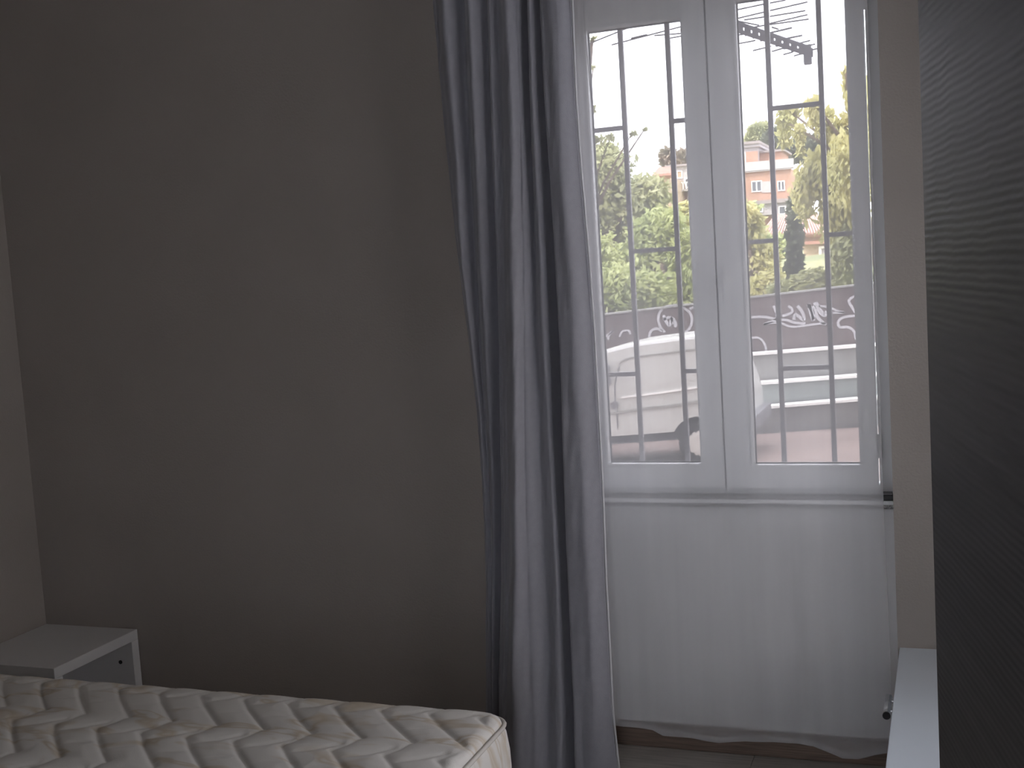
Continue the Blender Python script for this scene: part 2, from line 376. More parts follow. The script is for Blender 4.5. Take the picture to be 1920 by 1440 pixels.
# doubled hem along the bottom and the side
bot = [Vector(verts[NV * (NU + 1) + i]) for i in range(NU + 1)]
h = bmesh.new(); pa = None
for p in bot:
    a = h.verts.new(p + Vector((0, -0.0025, 0))); b = h.verts.new(p + Vector((0, -0.0025, 0.016)))
    if pa: h.faces.new((pa[0], a, b, pa[1]))
    pa = (a, b)
me = bpy.data.meshes.new('hem'); h.to_mesh(me); h.free()
o = link('hem', me, M['sheer'], None, True); o.parent = sc_
# rail that carries both curtains (just above the frame of the photo)
rl = thing('curtain_rail', 'white double curtain rail on the wall above the window', 'curtain rail', (-0.8, -0.07, 2.46))
wpart(B(-1.65, -0.02, CY - 0.05, CY - 0.02, ctop + 0.015, ctop + 0.045, 0.003), 'rail', M['pvc'], rl)
wpart(B(-1.65, -0.02, SY - 0.012, SY + 0.002, 2.462, 2.485, 0.002), 'rail', M['pvc'], rl)
for x in (-1.55, -0.8, -0.1):
    wpart(B(x - 0.012, x + 0.012, CY - 0.04, 0.0, ctop + 0.0455, ctop + 0.0495), 'bracket', M['pvc'], rl)
for i in range(14):
    x = -1.46 + i * 0.035
    wpart(MB().tube([(x, CY - 0.035, ctop + 0.016), (x, CY - 0.035, ctop + 0.001)], 0.002, 6), 'glider', M['pvc'], rl)
# thin cord at the left edge of the window
cp = [P(1093, -60, 0.08), P(1095, 30, 0.08), P(1099, 80, 0.08), P(1105, 150, 0.08), P(1111, 210, 0.08), P(1114, 243, 0.08)]
cord = MB().tube(cp, 0.0012, 6).build('blind_cord', M['cord'], None, True)
tag(cord, 'thin dark cord hanging at the upper left corner of the window', 'cord')
# added dark blocks standing in for the bare right end of the sill
cl = thing('sill_end', 'dark bare right end of the granite window sill', 'clip', (-0.178, 0.09, 0.788))
wpart(B(-0.197, -0.160, 0.07, 0.095, 0.789, 0.806, 0.002), 'sill_end_block', M['black_plastic'], cl)
wpart(B(-0.195, -0.162, 0.069, 0.0925, 0.806, 0.812, 0.001), 'sill_end_plate', M['bar'], cl)

# ------------------------------------------------------------------ nightstand
nz_ = 0.317; nx0, nx1, ny0, ny1, tk = XL + 0.006, -2.733, -0.425, -0.006, 0.036
ns = thing('nightstand', 'low white open-sided nightstand in the corner behind the mattress', 'nightstand', ((nx0 + nx1) / 2, (ny0 + ny1) / 2, 0))
wpart(B(nx0, nx1, ny0, ny1, nz_ - tk, nz_, 0.0015), 'top', M['white_lam'], ns)
wpart(B(nx0, nx1, ny1 - tk, ny1, 0, nz_ - tk - 0.0005, 0.001), 'side_panel', M['white_lam'], ns)
wpart(B(nx0, nx1, ny0, ny0 + tk, 0, nz_ - tk - 0.0005, 0.001), 'side_panel', M['white_lam'], ns)
wpart(B(nx0, nx0 + 0.012, ny0 + tk, ny1 - tk, 0.02, nz_ - tk - 0.0005), 'back_panel', M['white_lam'], ns)
wpart(B(nx0 + 0.012, nx1 - 0.002, ny0 + tk, ny1 - tk, 0.03, 0.03 + 0.018), 'bottom_shelf', M['white_lam'], ns)
o = wpart(MB().tube([(nx1 - 0.055, ny1 - tk + 0.001, 0.205), (nx1 - 0.055, ny1 - tk - 0.003, 0.205)], 0.007, 12), 'peg_hole', M['black_plastic'], ns)  # black disc drawn for the dark inside of a peg hole

# ------------------------------------------------------------------ bed base and mattress
mx0, mx1, my0, my1, mz0, mz1 = XL + 0.02, -0.995, -2.45, -0.855, 0.24, 0.475
M['bedbase'] = mat('dark_bed_base', (0.05, 0.045, 0.045), 0.8, var=0.2, bump=0.2, bscale=200)
bb = thing('bed_base', 'dark slatted bed base under the quilted mattress', 'bed', ((mx0 + mx1) / 2, (my0 + my1) / 2, 0))
bt = MB(); bt.box(mx0 + 0.02, mx1 - 0.03, my0 + 0.02, my0 + 0.05, 0.16, mz0); bt.box(mx0 + 0.02, mx1 - 0.03, my1 - 0.05, my1 - 0.02, 0.16, mz0)
bt.box(mx0 + 0.02, mx0 + 0.05, my0 + 0.05, my1 - 0.05, 0.16, mz0); bt.box(mx1 - 0.06, mx1 - 0.03, my0 + 0.05, my1 - 0.05, 0.16, mz0)
wpart(bt, 'frame', M['bedbase'], bb)
for i in range(13):
    x = mx0 + 0.12 + i * 0.155
    wpart(B(x, x + 0.06, my0 + 0.05, my1 - 0.05, mz0 - 0.014, mz0), 'slat', M['bedbase'], bb)
for x in (mx0 + 0.06, mx1 - 0.12):
    for yy in (my0 + 0.06, my1 - 0.12):
        wpart(B(x, x + 0.05, yy, yy + 0.05, 0, 0.16, 0.003), 'leg', M['bedbase'], bb)

def mattress_mat():
    m = mat('quilted_ticking', (0.68, 0.65, 0.61), 0.75, bump=0.12, bscale=400)
    n = m.node_tree; L = n.links; b = n.nodes['Principled BSDF']
    t = n.nodes.new('ShaderNodeTexCoord'); mp = n.nodes.new('ShaderNodeMapping'); mp.inputs['Scale'].default_value = (1.0, 2.6, 1)
    mp.inputs['Rotation'].default_value = (0, 0, 0.1)
    a = n.nodes.new('ShaderNodeTexNoise'); a.inputs['Scale'].default_value = 4.5; a.inputs['Detail'].default_value = 2; a.inputs['Distortion'].default_value = 0.9
    r = n.nodes.new('ShaderNodeValToRGB'); e = r.color_ramp.elements
    e[0].position = 0.52; e[0].color = (0.68, 0.65, 0.61, 1); e[1].position = 0.62; e[1].color = (0.56, 0.48, 0.38, 1)
    x = e.new(0.68); x.color = (0.68, 0.65, 0.61, 1)
    L.new(t.outputs['Object'], mp.inputs[0]); L.new(mp.outputs[0], a.inputs['Vector']); L.new(a.outputs['Fac'], r.inputs[0]); L.new(r.outputs[0], b.inputs['Base Color'])
    return m
M['ticking'] = mattress_mat()
M['piping'] = mat('mattress_piping', (0.62, 0.58, 0.53), 0.7, var=0.1, vscale=30)
QX, QY, Q0 = 0.128, 0.240, (-1.304, -0.913)
QS = [((0, 0), (0.05, -0.055), 0.8), ((0.05, -0.055), (0.11, -0.112), 1.0), ((0.11, -0.112), (0.162, -0.160), 1.0), ((0.162, -0.160), (0.150, -0.205), 0.35), ((0.150, -0.205), (0.130, -0.240), 0.35),
      ((0.144, -0.250), (0.172, -0.266), 0.45), ((0.172, -0.266), (0.215, -0.245), 0.55), ((0.215, -0.245), (0.262, -0.205), 0.55), ((0.10, -0.10), (0.19, -0.075), 0.22)]
def quilt(X, Y):
    """stitched seams on a repeating lattice, numpy arrays in metres"""
    u = (X - Q0[0]) % QX; v = -((Q0[1] - Y) % QY); groove = np.zeros_like(X); dmin = np.full_like(X, 1.0)
    for i in range(-1, 4):
        for j in range(-2, 2):
            for (a, b, k) in QS:
                ax, ay, bx_, by_ = a[0] - i * QX, a[1] - j * QY, b[0] - i * QX, b[1] - j * QY
                if max(ax, bx_) < -0.05 or min(ax, bx_) > QX + 0.05 or max(ay, by_) < -QY - 0.05 or min(ay, by_) > 0.05: continue
                dx, dy = bx_ - ax, by_ - ay; t = np.clip(((u - ax) * dx + (v - ay) * dy) / (dx * dx + dy * dy), 0, 1)
                d = np.hypot(u - ax - t * dx, v - ay - t * dy)
                groove = np.maximum(groove, k * np.exp(-(d / 0.007) ** 2)); dmin = np.minimum(dmin, d + (1 - k) * 0.018)
    return 0.0058 * np.minimum(dmin / 0.045, 1) ** 0.6 - 0.0055 * groove
NX, NY = 420, 320
qx, qy = np.meshgrid(np.linspace(mx0, mx1, NX + 1), np.linspace(my0, my1, NY + 1)); QH = quilt(qx, qy)
def corner_in(x, y, rr=0.055):                # pull corners round
    cx = min(max(x, mx0 + rr), mx1 - rr); cy = min(max(y, my0 + rr), my1 - rr)
    dx, dy = x - cx, y - cy; d = max(abs(dx), abs(dy)); h_ = math.hypot(dx, dy)
    return (cx + dx * d / h_, cy + dy * d / h_) if h_ > 1e-9 else (x, y)
verts = []
for j in range(NY + 1):
    for i in range(NX + 1):
        x = mx0 + (mx1 - mx0) * i / NX; y = my0 + (my1 - my0) * j / NY
        e = min(x - mx0, mx1 - x, y - my0, my1 - y)
        rnd = 0.030; dz = -(rnd - math.sqrt(max(0, rnd ** 2 - (rnd - min(e, rnd)) ** 2)))*0.8
        z = mz1 - 0.006 + dz + float(QH[j, i]) * min(1, e / 0.03)
        X, Y = corner_in(x, y)
        verts.append((X, Y, z))
faces = [(j * (NX + 1) + i, j * (NX + 1) + i + 1, (j + 1) * (NX + 1) + i + 1, (j + 1) * (NX + 1) + i) for j in range(NY) for i in range(NX)]
mt = thing('mattress', 'bare cream quilted mattress with zigzag stitching and tan print', 'mattress', ((mx0 + mx1) / 2, (my0 + my1) / 2, mz0))
me = bpy.data.meshes.new('quilted_top'); me.from_pydata(verts, [], faces); me.update()
o = link('quilted_top', me, M['ticking'], None, True); put(o, mt)
per_ = [(i / NX, 0) for i in range(NX)] + [(1, j / NY) for j in range(NY)] + [(1 - i / NX, 1) for i in range(NX)] + [(0, 1 - j / NY) for j in range(NY)]
loop = [corner_in(mx0 + (mx1 - mx0) * a, my0 + (my1 - my0) * b) for a, b in per_]
cxm, cym = (mx0 + mx1) / 2, (my0 + my1) / 2
levels = [(mz1 - 0.028, 0.0), (mz1 - 0.045, 0.006), (mz1 - 0.09, 0.012), (mz1 - 0.13, 0.013), (mz0 + 0.05, 0.010), (mz0 + 0.02, 0.002), (mz0, -0.02)]
verts = []; n_ = len(loop)
for z, outw in levels:
    for (x, y) in loop:
        nx_ = 1 if x > mx1 - 0.03 else (-1 if x < mx0 + 0.03 else 0); ny_ = 1 if y > my1 - 0.03 else (-1 if y < my0 + 0.03 else 0)
        wv = 0.002 * math.sin((x + y) * 38 + z * 20)
        verts.append((x + nx_ * (outw + wv), y + ny_ * (outw + wv), z))
faces = [(k * n_ + i, k * n_ + (i + 1) % n_, (k + 1) * n_ + (i + 1) % n_, (k + 1) * n_ + i) for k in range(len(levels) - 1) for i in range(n_)]
faces.append(tuple((len(levels) - 1) * n_ + i for i in range(n_)))
me = bpy.data.meshes.new('side_border'); me.from_pydata(verts, [], faces); me.update()
o = link('side_border', me, M['ticking'], None, True); put(o, mt)
for zz, outw in ((mz1 - 0.026, 0.003), (mz0 + 0.02, 0.005)):
    pts = [(x + (outw if x > mx1 - 0.03 else -outw if x < mx0 + 0.03 else 0), y + (outw if y > my1 - 0.03 else -outw if y < my0 + 0.03 else 0), zz) for x, y in loop[::3]]
    pts.append(pts[0]); wpart(MB().tube(pts, 0.0055, 6), 'piping', M['piping'], mt, True)

# ------------------------------------------------------------------ low white cabinet on the right
cx0, cx1, cy0, cy1, cz = -0.152, 0.30, -1.30, -0.003, 0.390
cab = thing('low_cabinet', 'low white cabinet with a chrome bar handle at the right edge by the dark door', 'cabinet', ((cx0 + cx1) / 2, (cy0 + cy1) / 2, 0))
wpart(B(cx0, cx1, cy0, cy1, cz - 0.022, cz, 0.0015), 'top', M['cab'], cab)
wpart(B(cx0 + 0.022, cx1, cy0 + 0.01, cy1 - 0.01, 0.04, cz - 0.0225), 'body', M['cab'], cab)
wpart(B(cx0 + 0.05, cx1, cy0 + 0.03, cy1 - 0.03, 0.0, 0.04), 'plinth', M['black_plastic'], cab)
for a, b in ((cy0 + 0.012, (cy0 + cy1) / 2 - 0.0015), ((cy0 + cy1) / 2 + 0.0015, cy1 - 0.012)):
    d = wpart(B(cx0 + 0.003, cx0 + 0.0215, a, b, 0.045, cz - 0.026, 0.001), 'door', M['cab'], cab)
    e_ = -0.300 if b > -0.3 else a + 0.12      # near end of the bar handle
    hz_ = 0.306
    hb = MB().tube([(cx0 - 0.024, e_ + 0.0015, hz_), (cx0 - 0.024, e_ + 0.13, hz_)], 0.0095, 16)
    h_ = wpart(hb, 'handle', M['chrome'], d, True)
    wpart(MB().tube([(cx0 - 0.024, e_ - 0.004, hz_), (cx0 - 0.024, e_ + 0.0013, hz_)], 0.010, 16), 'handle_cap', M['black_plastic'], d)
    for q in (0.03, 0.10):
        wpart(MB().tube([(cx0 - 0.024, e_ + q, hz_), (cx0 + 0.003, e_ + q, hz_)], 0.004, 8), 'handle_post', M['chrome'], d)

# ------------------------------------------------------------------ dark wardrobe with its door ajar
def dark_mat():
    m = bpy.data.materials.new('dark_ribbed_wood'); m.use_nodes = True; n = m.node_tree; L = n.links; b = n.nodes['Principled BSDF']
    b.inputs['Roughness'].default_value = 0.42
    t = n.nodes.new('ShaderNodeTexCoord'); mp = n.nodes.new('ShaderNodeMapping'); mp.inputs['Scale'].default_value = (3, 3, 95)
    a = n.nodes.new('ShaderNodeTexNoise'); a.inputs['Scale'].default_value = 1.0; a.inputs['Detail'].default_value = 3; a.inputs['Distortion'].default_value = 0.3
    wv = n.nodes.new('ShaderNodeTexWave'); wv.bands_direction = 'Z'; wv.inputs['Scale'].default_value = 42; wv.inputs['Distortion'].default_value = 2.5; wv.inputs['Detail'].default_value = 2; wv.inputs['Detail Scale'].default_value = 0.35
    r = n.nodes.new('ShaderNodeValToRGB'); r.color_ramp.elements[0].color = (0.012, 0.011, 0.012, 1); r.color_ramp.elements[1].color = (0.045, 0.041, 0.043, 1)
    r.color_ramp.elements[0].position = 0.3; r.color_ramp.elements[1].position = 0.75
    ad = n.nodes.new('ShaderNodeMath'); ad.operation = 'ADD'; bp = n.nodes.new('ShaderNodeBump'); bp.inputs['Strength'].default_value = 0.22; bp.inputs['Distance'].default_value = 0.001
    L.new(t.outputs['Object'], mp.inputs[0]); L.new(mp.outputs[0], a.inputs['Vector']); L.new(t.outputs['Object'], wv.inputs['Vector'])
    L.new(a.outputs['Fac'], r.inputs[0]); L.new(r.outputs[0], b.inputs['Base Color'])
    L.new(a.outputs['Fac'], ad.inputs[0]); L.new(wv.outputs['Fac'], ad.inputs[1]); L.new(ad.outputs[0], bp.inputs['Height']); L.new(bp.outputs[0], b.inputs['Normal'])
    return m
M['dark_wood'] = dark_mat()
YE = CAM.y + 1.30
pe = P(1777, 720, YE); ang = math.radians(11.6)
free = Vector((pe.x, YE)); dlen = 0.56
hin = free + Vector((math.sin(ang), -math.cos(ang))) * dlen
wd = thing('wardrobe', 'tall dark wood-grain wardrobe with its door ajar at the right edge', 'wardrobe', (0.48, YE - 0.3, 0))
wx0 = hin.x + 0.022
wpart(B(wx0, XR - 0.005, hin.y - 0.56, hin.y + 0.565, 0.0, 0.08), 'plinth', M['dark_wood'], wd)
for q in ((hin.y - 0.565, hin.y - 0.545), (hin.y - 0.009, hin.y + 0.009), (hin.y + 0.55, hin.y + 0.57)):
    wpart(B(wx0, XR - 0.005, q[0], q[1], 0.0805, 2.20), 'side_panel', M['dark_wood'], wd)
wpart(B(wx0, XR - 0.005, hin.y - 0.57, hin.y + 0.575, 2.2005, 2.22), 'top_panel', M['dark_wood'], wd)
wpart(B(XR - 0.013, XR - 0.005, hin.y - 0.545, hin.y + 0.55, 0.0805, 2.20), 'back_panel', M['dark_wood'], wd)
for z in (0.45, 1.75):
    wpart(B(wx0 + 0.02, XR - 0.014, hin.y + 0.0095, hin.y + 0.5495, z, z + 0.018), 'shelf', M['dark_wood'], wd)
wpart(B(wx0 - 0.02, wx0 - 0.001, hin.y - 0.562, hin.y - 0.004, 0.085, 2.215, 0.001), 'door', M['dark_wood'], wd)
# the ajar door: box built along +Y from the hinge, then turned
db_ = MB().box(-0.019, 0.0, 0, dlen, 0.085, 2.215, 0.001)
Mt = Matrix.Translation((hin.x, hin.y, 0)) @ Matrix.Rotation(ang, 4, 'Z')
bmesh.ops.transform(db_.bm, matrix=Mt, verts=db_.bm.verts)
dor = wpart(db_, 'door', M['dark_wood'], wd)

# ================================================================== OUTSIDE
M['asphalt'] = mat('reddish_paving', (0.22, 0.165, 0.145), 0.9, var=0.25, vscale=0.6, bump=0.3, bscale=20)
M['kerb'] = mat('kerb_concrete', (0.30, 0.30, 0.28), 0.9, var=0.2, vscale=2)
M['concrete_dark'] = mat('weathered_brown_wall', (0.155, 0.125, 0.125), 0.9, var=0.3, vscale=0.8, bump=0.3, bscale=10)
M['concrete_mid'] = mat('weathered_grey_wall', (0.27, 0.27, 0.26), 0.9, var=0.25, vscale=0.9, bump=0.3, bscale=10)
M['concrete_green'] = mat('greenish_grey_wall', (0.27, 0.30, 0.29), 0.9, var=0.25, vscale=0.9)
M['concrete_shade'] = mat('shaded_low_wall', (0.17, 0.165, 0.16), 0.9, var=0.25, vscale=0.9)  # shadow band along the wall foot put into the colour
M['coping'] = mat('pale_coping', (0.85, 0.84, 0.80), 0.8, var=0.08)
M['spray'] = mat('white_spray_paint', (0.46, 0.45, 0.47), 0.8, var=0.15, vscale=3)
M['hill'] = mat('dry_grass_hill', (0.30, 0.30, 0.14), 1.0, col2=(0.16, 0.19, 0.08), vscale=0.25)
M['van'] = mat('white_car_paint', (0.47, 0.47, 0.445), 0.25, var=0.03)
M['van_trim'] = mat('grey_trim', (0.16, 0.16, 0.17), 0.5, var=0.1)
M['tyre'] = mat('tyre_rubber', (0.02, 0.02, 0.022), 0.8, var=0.2)
M['rim'] = mat('rim_metal', (0.62, 0.60, 0.56), 0.4, metal=0.3, var=0.1)
M['bark'] = mat('bark', (0.16, 0.12, 0.09), 0.9, var=0.4, vscale=6)
M['aerial'] = mat('aerial_metal', (0.10, 0.10, 0.12), 0.45, metal=0.4, var=0.1)
def leaf_mat(name, c1, c2):
    m = mat(name, c1, 0.7, col2=c2, vscale=0.9); n = m.node_tree; b = n.nodes['Principled BSDF']
    out = n.nodes['Material Output']; tl = n.nodes.new('ShaderNodeBsdfTranslucent'); mx = n.nodes.new('ShaderNodeMixShader'); mx.inputs[0].default_value = 0.35
    r = [x for x in n.nodes if x.type == 'VALTORGB'][0]
    n.links.new(r.outputs[0], tl.inputs[0]); n.links.new(b.outputs[0], mx.inputs[1]); n.links.new(tl.outputs[0], mx.inputs[2]); n.links.new(mx.outputs[0], out.inputs[0])
    return m
M['leaf_yellow'] = leaf_mat('yellow_green_leaves', (0.68, 0.64, 0.30), (0.50, 0.50, 0.22))
M['leaf_green'] = leaf_mat('mid_green_leaves', (0.56, 0.60, 0.28), (0.40, 0.46, 0.20))
M['leaf_olive'] = leaf_mat('olive_leaves', (0.50, 0.51, 0.28), (0.34, 0.37, 0.20))
M['leaf_dark'] = leaf_mat('dark_leaves', (0.18, 0.20, 0.13), (0.11, 0.13, 0.08))
M['leaf_brown'] = leaf_mat('brownish_leaves', (0.42, 0.34, 0.26), (0.28, 0.27, 0.19))
M['brick'] = mat('orange_brick_plaster', (0.48, 0.29, 0.20), 0.9, var=0.15, vscale=1.5)
M['cream'] = mat('cream_plaster', (0.50, 0.47, 0.44), 0.9, var=0.08)
M['palewall'] = mat('pale_plaster', (0.42, 0.39, 0.385), 0.9, var=0.1)
M['rooftile'] = mat('terracotta_tiles', (0.44, 0.23, 0.17), 0.85, var=0.2, vscale=2)
M['roofgrey'] = mat('grey_roof', (0.33, 0.29, 0.27), 0.85, var=0.15)
M['shutter'] = mat('tan_blind', (0.48, 0.37, 0.25), 0.8, var=0.1)
M['rail'] = mat('rust_rail', (0.30, 0.14, 0.10), 0.7, var=0.1)

# house of this room: unseen storeys above and beside, sized to shade the street
hb_ = MB(); hb_.box(-30, XL - 0.1, YB - 1.6, 0.32, -3, 26)
hb_.box(XL - 0.1, XR + 0.1, YB - 1.6, 0.32, ZC + 0.1, 26); hb_.box(XL - 0.1, XR + 0.1, YB - 1.6, 0.32, -3, -0.12)
hb_.box(-3, 3, YB - 2.2, YB - 0.1, 2.92, 3.1)  # unseen slab added to keep sun out of the back door
hb_.box(7, 24, YB - 1.6, 0.32, -3, 26)  # unseen block added to shade the street
struct(hb_.build('wall_facade_shade', M['cream']))
SL = 0.060                                    # the street climbs to the right
def street_z(x, z0): return z0 + SL * x
# outer face of the house under the window sits on lower ground
YV = 14.0                                     # near side of the van
pw_ = P(1316, 872, YV); ZS = pw_.z - SL * pw_.x
def slab(y0, y1, x0, x1, zt, th, name, m, up=0.0, kind='structure'):
    b = MB(); z0, z1 = street_z(x0, ZS) + zt, street_z(x1, ZS) + zt
    b.prism([(x0, y0, z0), (x1, y0, z1), (x1, y1, z1 + up), (x0, y1, z0 + up)], (0, 0, -th))
    o = b.build(name, m)
    if kind: o['kind'] = kind
    return o
slab(-1.5 + 1.9, 16.9, -26, 22, 0, 0.4, 'floor_street', M['asphalt'])

# ---- stepped retaining wall along the street, with graffiti
YW = 17.0
def zline(px, py, Y): return P(px, py, Y)
lines = [((1435, 799), (1620, 787)), ((1430, 767), (1620, 751)), ((1415, 722), (1617, 707)), ((1407, 667), (1613, 651)), ((1127, 592), (1607, 536))]
setb = [0, 0.0, 0.35, 0.7, 1.05]
mats_ = [None, M['concrete_shade'], M['concrete_green'], M['concrete_mid'], M['concrete_dark']]
rw = thing('retaining_wall', 'stepped concrete retaining wall with white graffiti across the street', 'wall', (-8, YW, street_z(-8, ZS)))
x0, x1 = -24.0, 16.0
def zat(k, x):
    (a, b), (c, d) = lines[k]; Y = YW + setb[k]
    p, q = P(a, b, Y), P(c, d, Y); s = (q.z - p.z) / (q.x - p.x); return p.z + s * (x - p.x)
for k in range(1, 5):
    Y = YW + setb[k]
    b = MB(); lo = [(x, Y, zat(k - 1, x) - 0.4) for x in (x0, x1)]; hi = [(x, Y, zat(k, x)) for x in (x1, x0)]
    b.prism([lo[0], lo[1], hi[0], hi[1]], (0, 1.6, 0)); wpart(b, 'wall_tier', mats_[k], rw)
    if k < 4 or True:
        b = MB(); t = 0.045 if k < 4 else 0.03
        nseg = 14
        for i in range(nseg):
            xa = x0 + (x1 - x0) * i / nseg + 0.01; xb = x0 + (x1 - x0) * (i + 1) / nseg - 0.01
            bb_ = MB(); bb_.prism([(xa, Y - 0.05, zat(k, xa)), (xb, Y - 0.05, zat(k, xb)), (xb, Y - 0.05, zat(k, xb) + t), (xa, Y - 0.05, zat(k, xa) + t)], (0, 0.32 if k < 4 else 0.3, 0))
            wpart(bb_, 'coping_stone', M['coping'] if k < 4 else M['kerb'], rw)
YG = YW + setb[4] - 0.012
def stroke(pts, wd_=5.0):
    # a flat painted stroke on the wall face
    pts = [P(a, b, YG) for a, b in pts]
    # smooth it
    out = []
    for i in range(len(pts) - 1):
        p0 = pts[max(i - 1, 0)]; p1 = pts[i]; p2 = pts[i + 1]; p3 = pts[min(i + 2, len(pts) - 1)]
        for k in range(6):
            t = k / 6; out.append(0.5 * ((2 * p1) + (p2 - p0) * t + (2 * p0 - 5 * p1 + 4 * p2 - p3) * t * t + (3 * p1 - p0 - 3 * p2 + p3) * t ** 3))
    out.append(pts[-1]); b = bmesh.new(); pa = None; hw = wd_ / ppm(YG) / 2
    for i, p in enumerate(out):
        d = (out[min(i + 1, len(out) - 1)] - out[max(i - 1, 0)]); d.y = 0; d.normalize(); nrm = Vector((-d.z, 0, d.x)) * hw
        a = b.verts.new(Vector((p.x, YG, p.z)) + nrm); c = b.verts.new(Vector((p.x, YG, p.z)) - nrm)
        a2 = b.verts.new(Vector((p.x, YG + 0.011, p.z)) + nrm); c2 = b.verts.new(Vector((p.x, YG + 0.011, p.z)) - nrm)
        if pa:
            b.faces.new((pa[0], a, c, pa[1])); b.faces.new((pa[0], pa[2], a2, a)); b.faces.new((pa[1], c, c2, pa[3]))
        pa = (a, c, a2, c2)
    me = bpy.data.meshes.new('graffiti'); b.to_mesh(me); b.free()
    o = link('graffiti', me, M['spray']); put(o, rw); return o
Z5 = lambda *pts: [(1340 + a / 6, 440 + b / 6) for a, b in pts]
Z6 = lambda *pts: [(1100 + a / 6, 440 + b / 6) for a, b in pts]
for pts, wd_ in ((Z5((380, 960), (420, 930), (560, 925), (680, 950), (800, 960), (900, 990), (1020, 1000)), 5), (Z5((550, 1010), (680, 960), (700, 900), (660, 800)), 5),
              (Z5((550, 1010), (660, 990), (760, 1000), (850, 1035), (960, 1030), (1200, 1000), (1250, 1015)), 4), (Z5((760, 915), (860, 880), (870, 840), (830, 800)), 5),
              (Z5((930, 800), (990, 880), (1000, 960), (910, 900), (890, 960)), 6), (Z5((1050, 780), (1100, 870), (1110, 960), (1080, 870), (1060, 780)), 7),
              (Z5((1130, 760), (1180, 850), (1230, 900), (1270, 870)), 9), (Z5((1110, 800), (1160, 930), (1240, 1010)), 6), (Z5((1170, 800), (1300, 820), (1380, 860), (1460, 875), (1330, 880)), 4),
              (Z5((1640, 690), (1560, 700), (1510, 750), (1560, 840), (1600, 900), (1620, 950)), 5), (Z5((1600, 910), (1450, 930), (1390, 980), (1410, 1040), (1500, 1040), (1570, 1090), (1590, 1170), (1630, 1200)), 5),
              (Z5((400, 1370), (415, 1250), (410, 1170), (490, 1160), (550, 1210), (575, 1280), (570, 1350)), 4),
              (Z6((880, 1100), (830, 1040), (805, 950), (830, 860), (900, 810), (1020, 795)), 5), (Z6((1090, 820), (1160, 880), (1185, 960), (1160, 1050), (1110, 1100)), 5),
              (Z6((865, 905), (885, 960), (930, 1020), (960, 940), (1000, 1000), (990, 1040)), 6), (Z6((860, 960), (940, 930), (970, 1010)), 5),
              (Z6((705, 1170), (710, 1110), (750, 1065), (800, 1060), (850, 1090)), 5), (Z6((1160, 840), (1200, 815), (1250, 830)), 5),
              (Z6((180, 1160), (260, 1110), (310, 1070), (240, 1150), (250, 1180)), 4), (Z6((370, 1150), (400, 1090), (470, 1080), (490, 1120)), 4)):
    stroke(pts, wd_)

# ---- white van parked across the street
van = thing('delivery_van', 'white van parked by the graffiti wall, seen through the left pane', 'van', (pw_.x, YV, pw_.z))
s_ = ppm(YV); tilt = math.atan(SL)
# side profile in metres: x to the right from the rear wheel, z up from the ground
def vp(px, py):                               # pixel on the van side -> local side coordinates (tilted with the street)
    p = P(px, py, YV); dx, dz = p.x - pw_.x, p.z - pw_.z
    return (dx * math.cos(tilt) + dz * math.sin(tilt), -dx * math.sin(tilt) + dz * math.cos(tilt))
vw = 1.75
def vto(x, y, z): return (pw_.x + x * math.cos(tilt) - z * math.sin(tilt), YV + y, pw_.z + x * math.sin(tilt) + z * math.cos(tilt))
rt_ = vp(1300, 629)[1]; rtl = vp(1135, 657)[1]
rear = vp(1397, 760)[0]; frontx = rear - 4.6
xl = vp(1133, 700)[0]
prof = [(rear - 0.02, 0.54), (rear, 0.62), (rear + 0.0, 1.0), (rear - 0.10, 1.45), (rear - 0.16, rt_ - 0.14), (rear - 0.30, rt_ - 0.02), (min(vp(1300, 629)[0], rear - 0.4), rt_), (vp(1245, 636)[0], vp(1245, 636)[1]),
        (vp(1180, 645)[0], vp(1180, 645)[1]), (xl, rtl), (xl - 0.35, rtl - 0.16), (xl - 1.05, 1.10), (frontx + 0.45, 0.98), (frontx + 0.08, 0.85), (frontx, 0.6), (frontx + 0.03, 0.50)]
def arch(cx, r=0.43, n=10, z0=0.53):           # wheel arch, right to left along the lower edge
    return [(cx + r * math.cos(t), 0.31 + r * math.sin(t)) for t in np.linspace(math.asin((z0 - 0.31) / r), PI - math.asin((z0 - 0.31) / r), n)]
fw_x = frontx + 0.85
rw_x = 0.0
lower = [(frontx + 0.03, 0.50)] + arch(fw_x, n=10)[::-1] + arch(rw_x)[::-1]
poly = prof + lower[1:]
# body shell: sections across the width with tumblehome
secs = [(0.10, 0.90), (0.02, 0.985), (0.0, 1.0), (vw, 1.0), (vw - 0.02, 0.985), (vw - 0.1, 0.9)]
b = bmesh.new(); rings = []
zc = rt_ * 0.5
for k, (yy, sc2) in enumerate([(0.16, 1), (0.03, 2), (0.0, 3), (vw, 3), (vw - 0.03, 2), (vw - 0.16, 1)]):
    ring = []
    for (x, z) in poly:
        inset = {1: 0.045, 2: 0.012, 3: 0.045}[sc2]
        hi_ = max(0, z - 1.0)
        y_ = yy
        if sc2 == 3: z2 = z - (0.055 if z > 1.2 else 0); x2 = x
        elif sc2 == 2: z2 = z - (0.02 if z > 1.2 else 0); x2 = x
        else: z2 = z; x2 = x
        lean = 0.10 * hi_ / 1.0
        y_ = yy + (lean if k < 3 else -lean)
        ring.append(b.verts.new(vto(x2, y_, z2)))
    rings.append(ring)
n_ = len(poly)
for ra, rb in zip(rings, rings[1:]):
    if ra is rings[2]: continue
    for i in range(n_): b.faces.new((ra[i], ra[(i + 1) % n_], rb[(i + 1) % n_], rb[i]))
b.faces.new(rings[2]); b.faces.new(rings[3][::-1])
for i in range(n_): b.faces.new((rings[0][i], rings[0][(i + 1) % n_], rings[5][(i + 1) % n_], rings[5][i]))
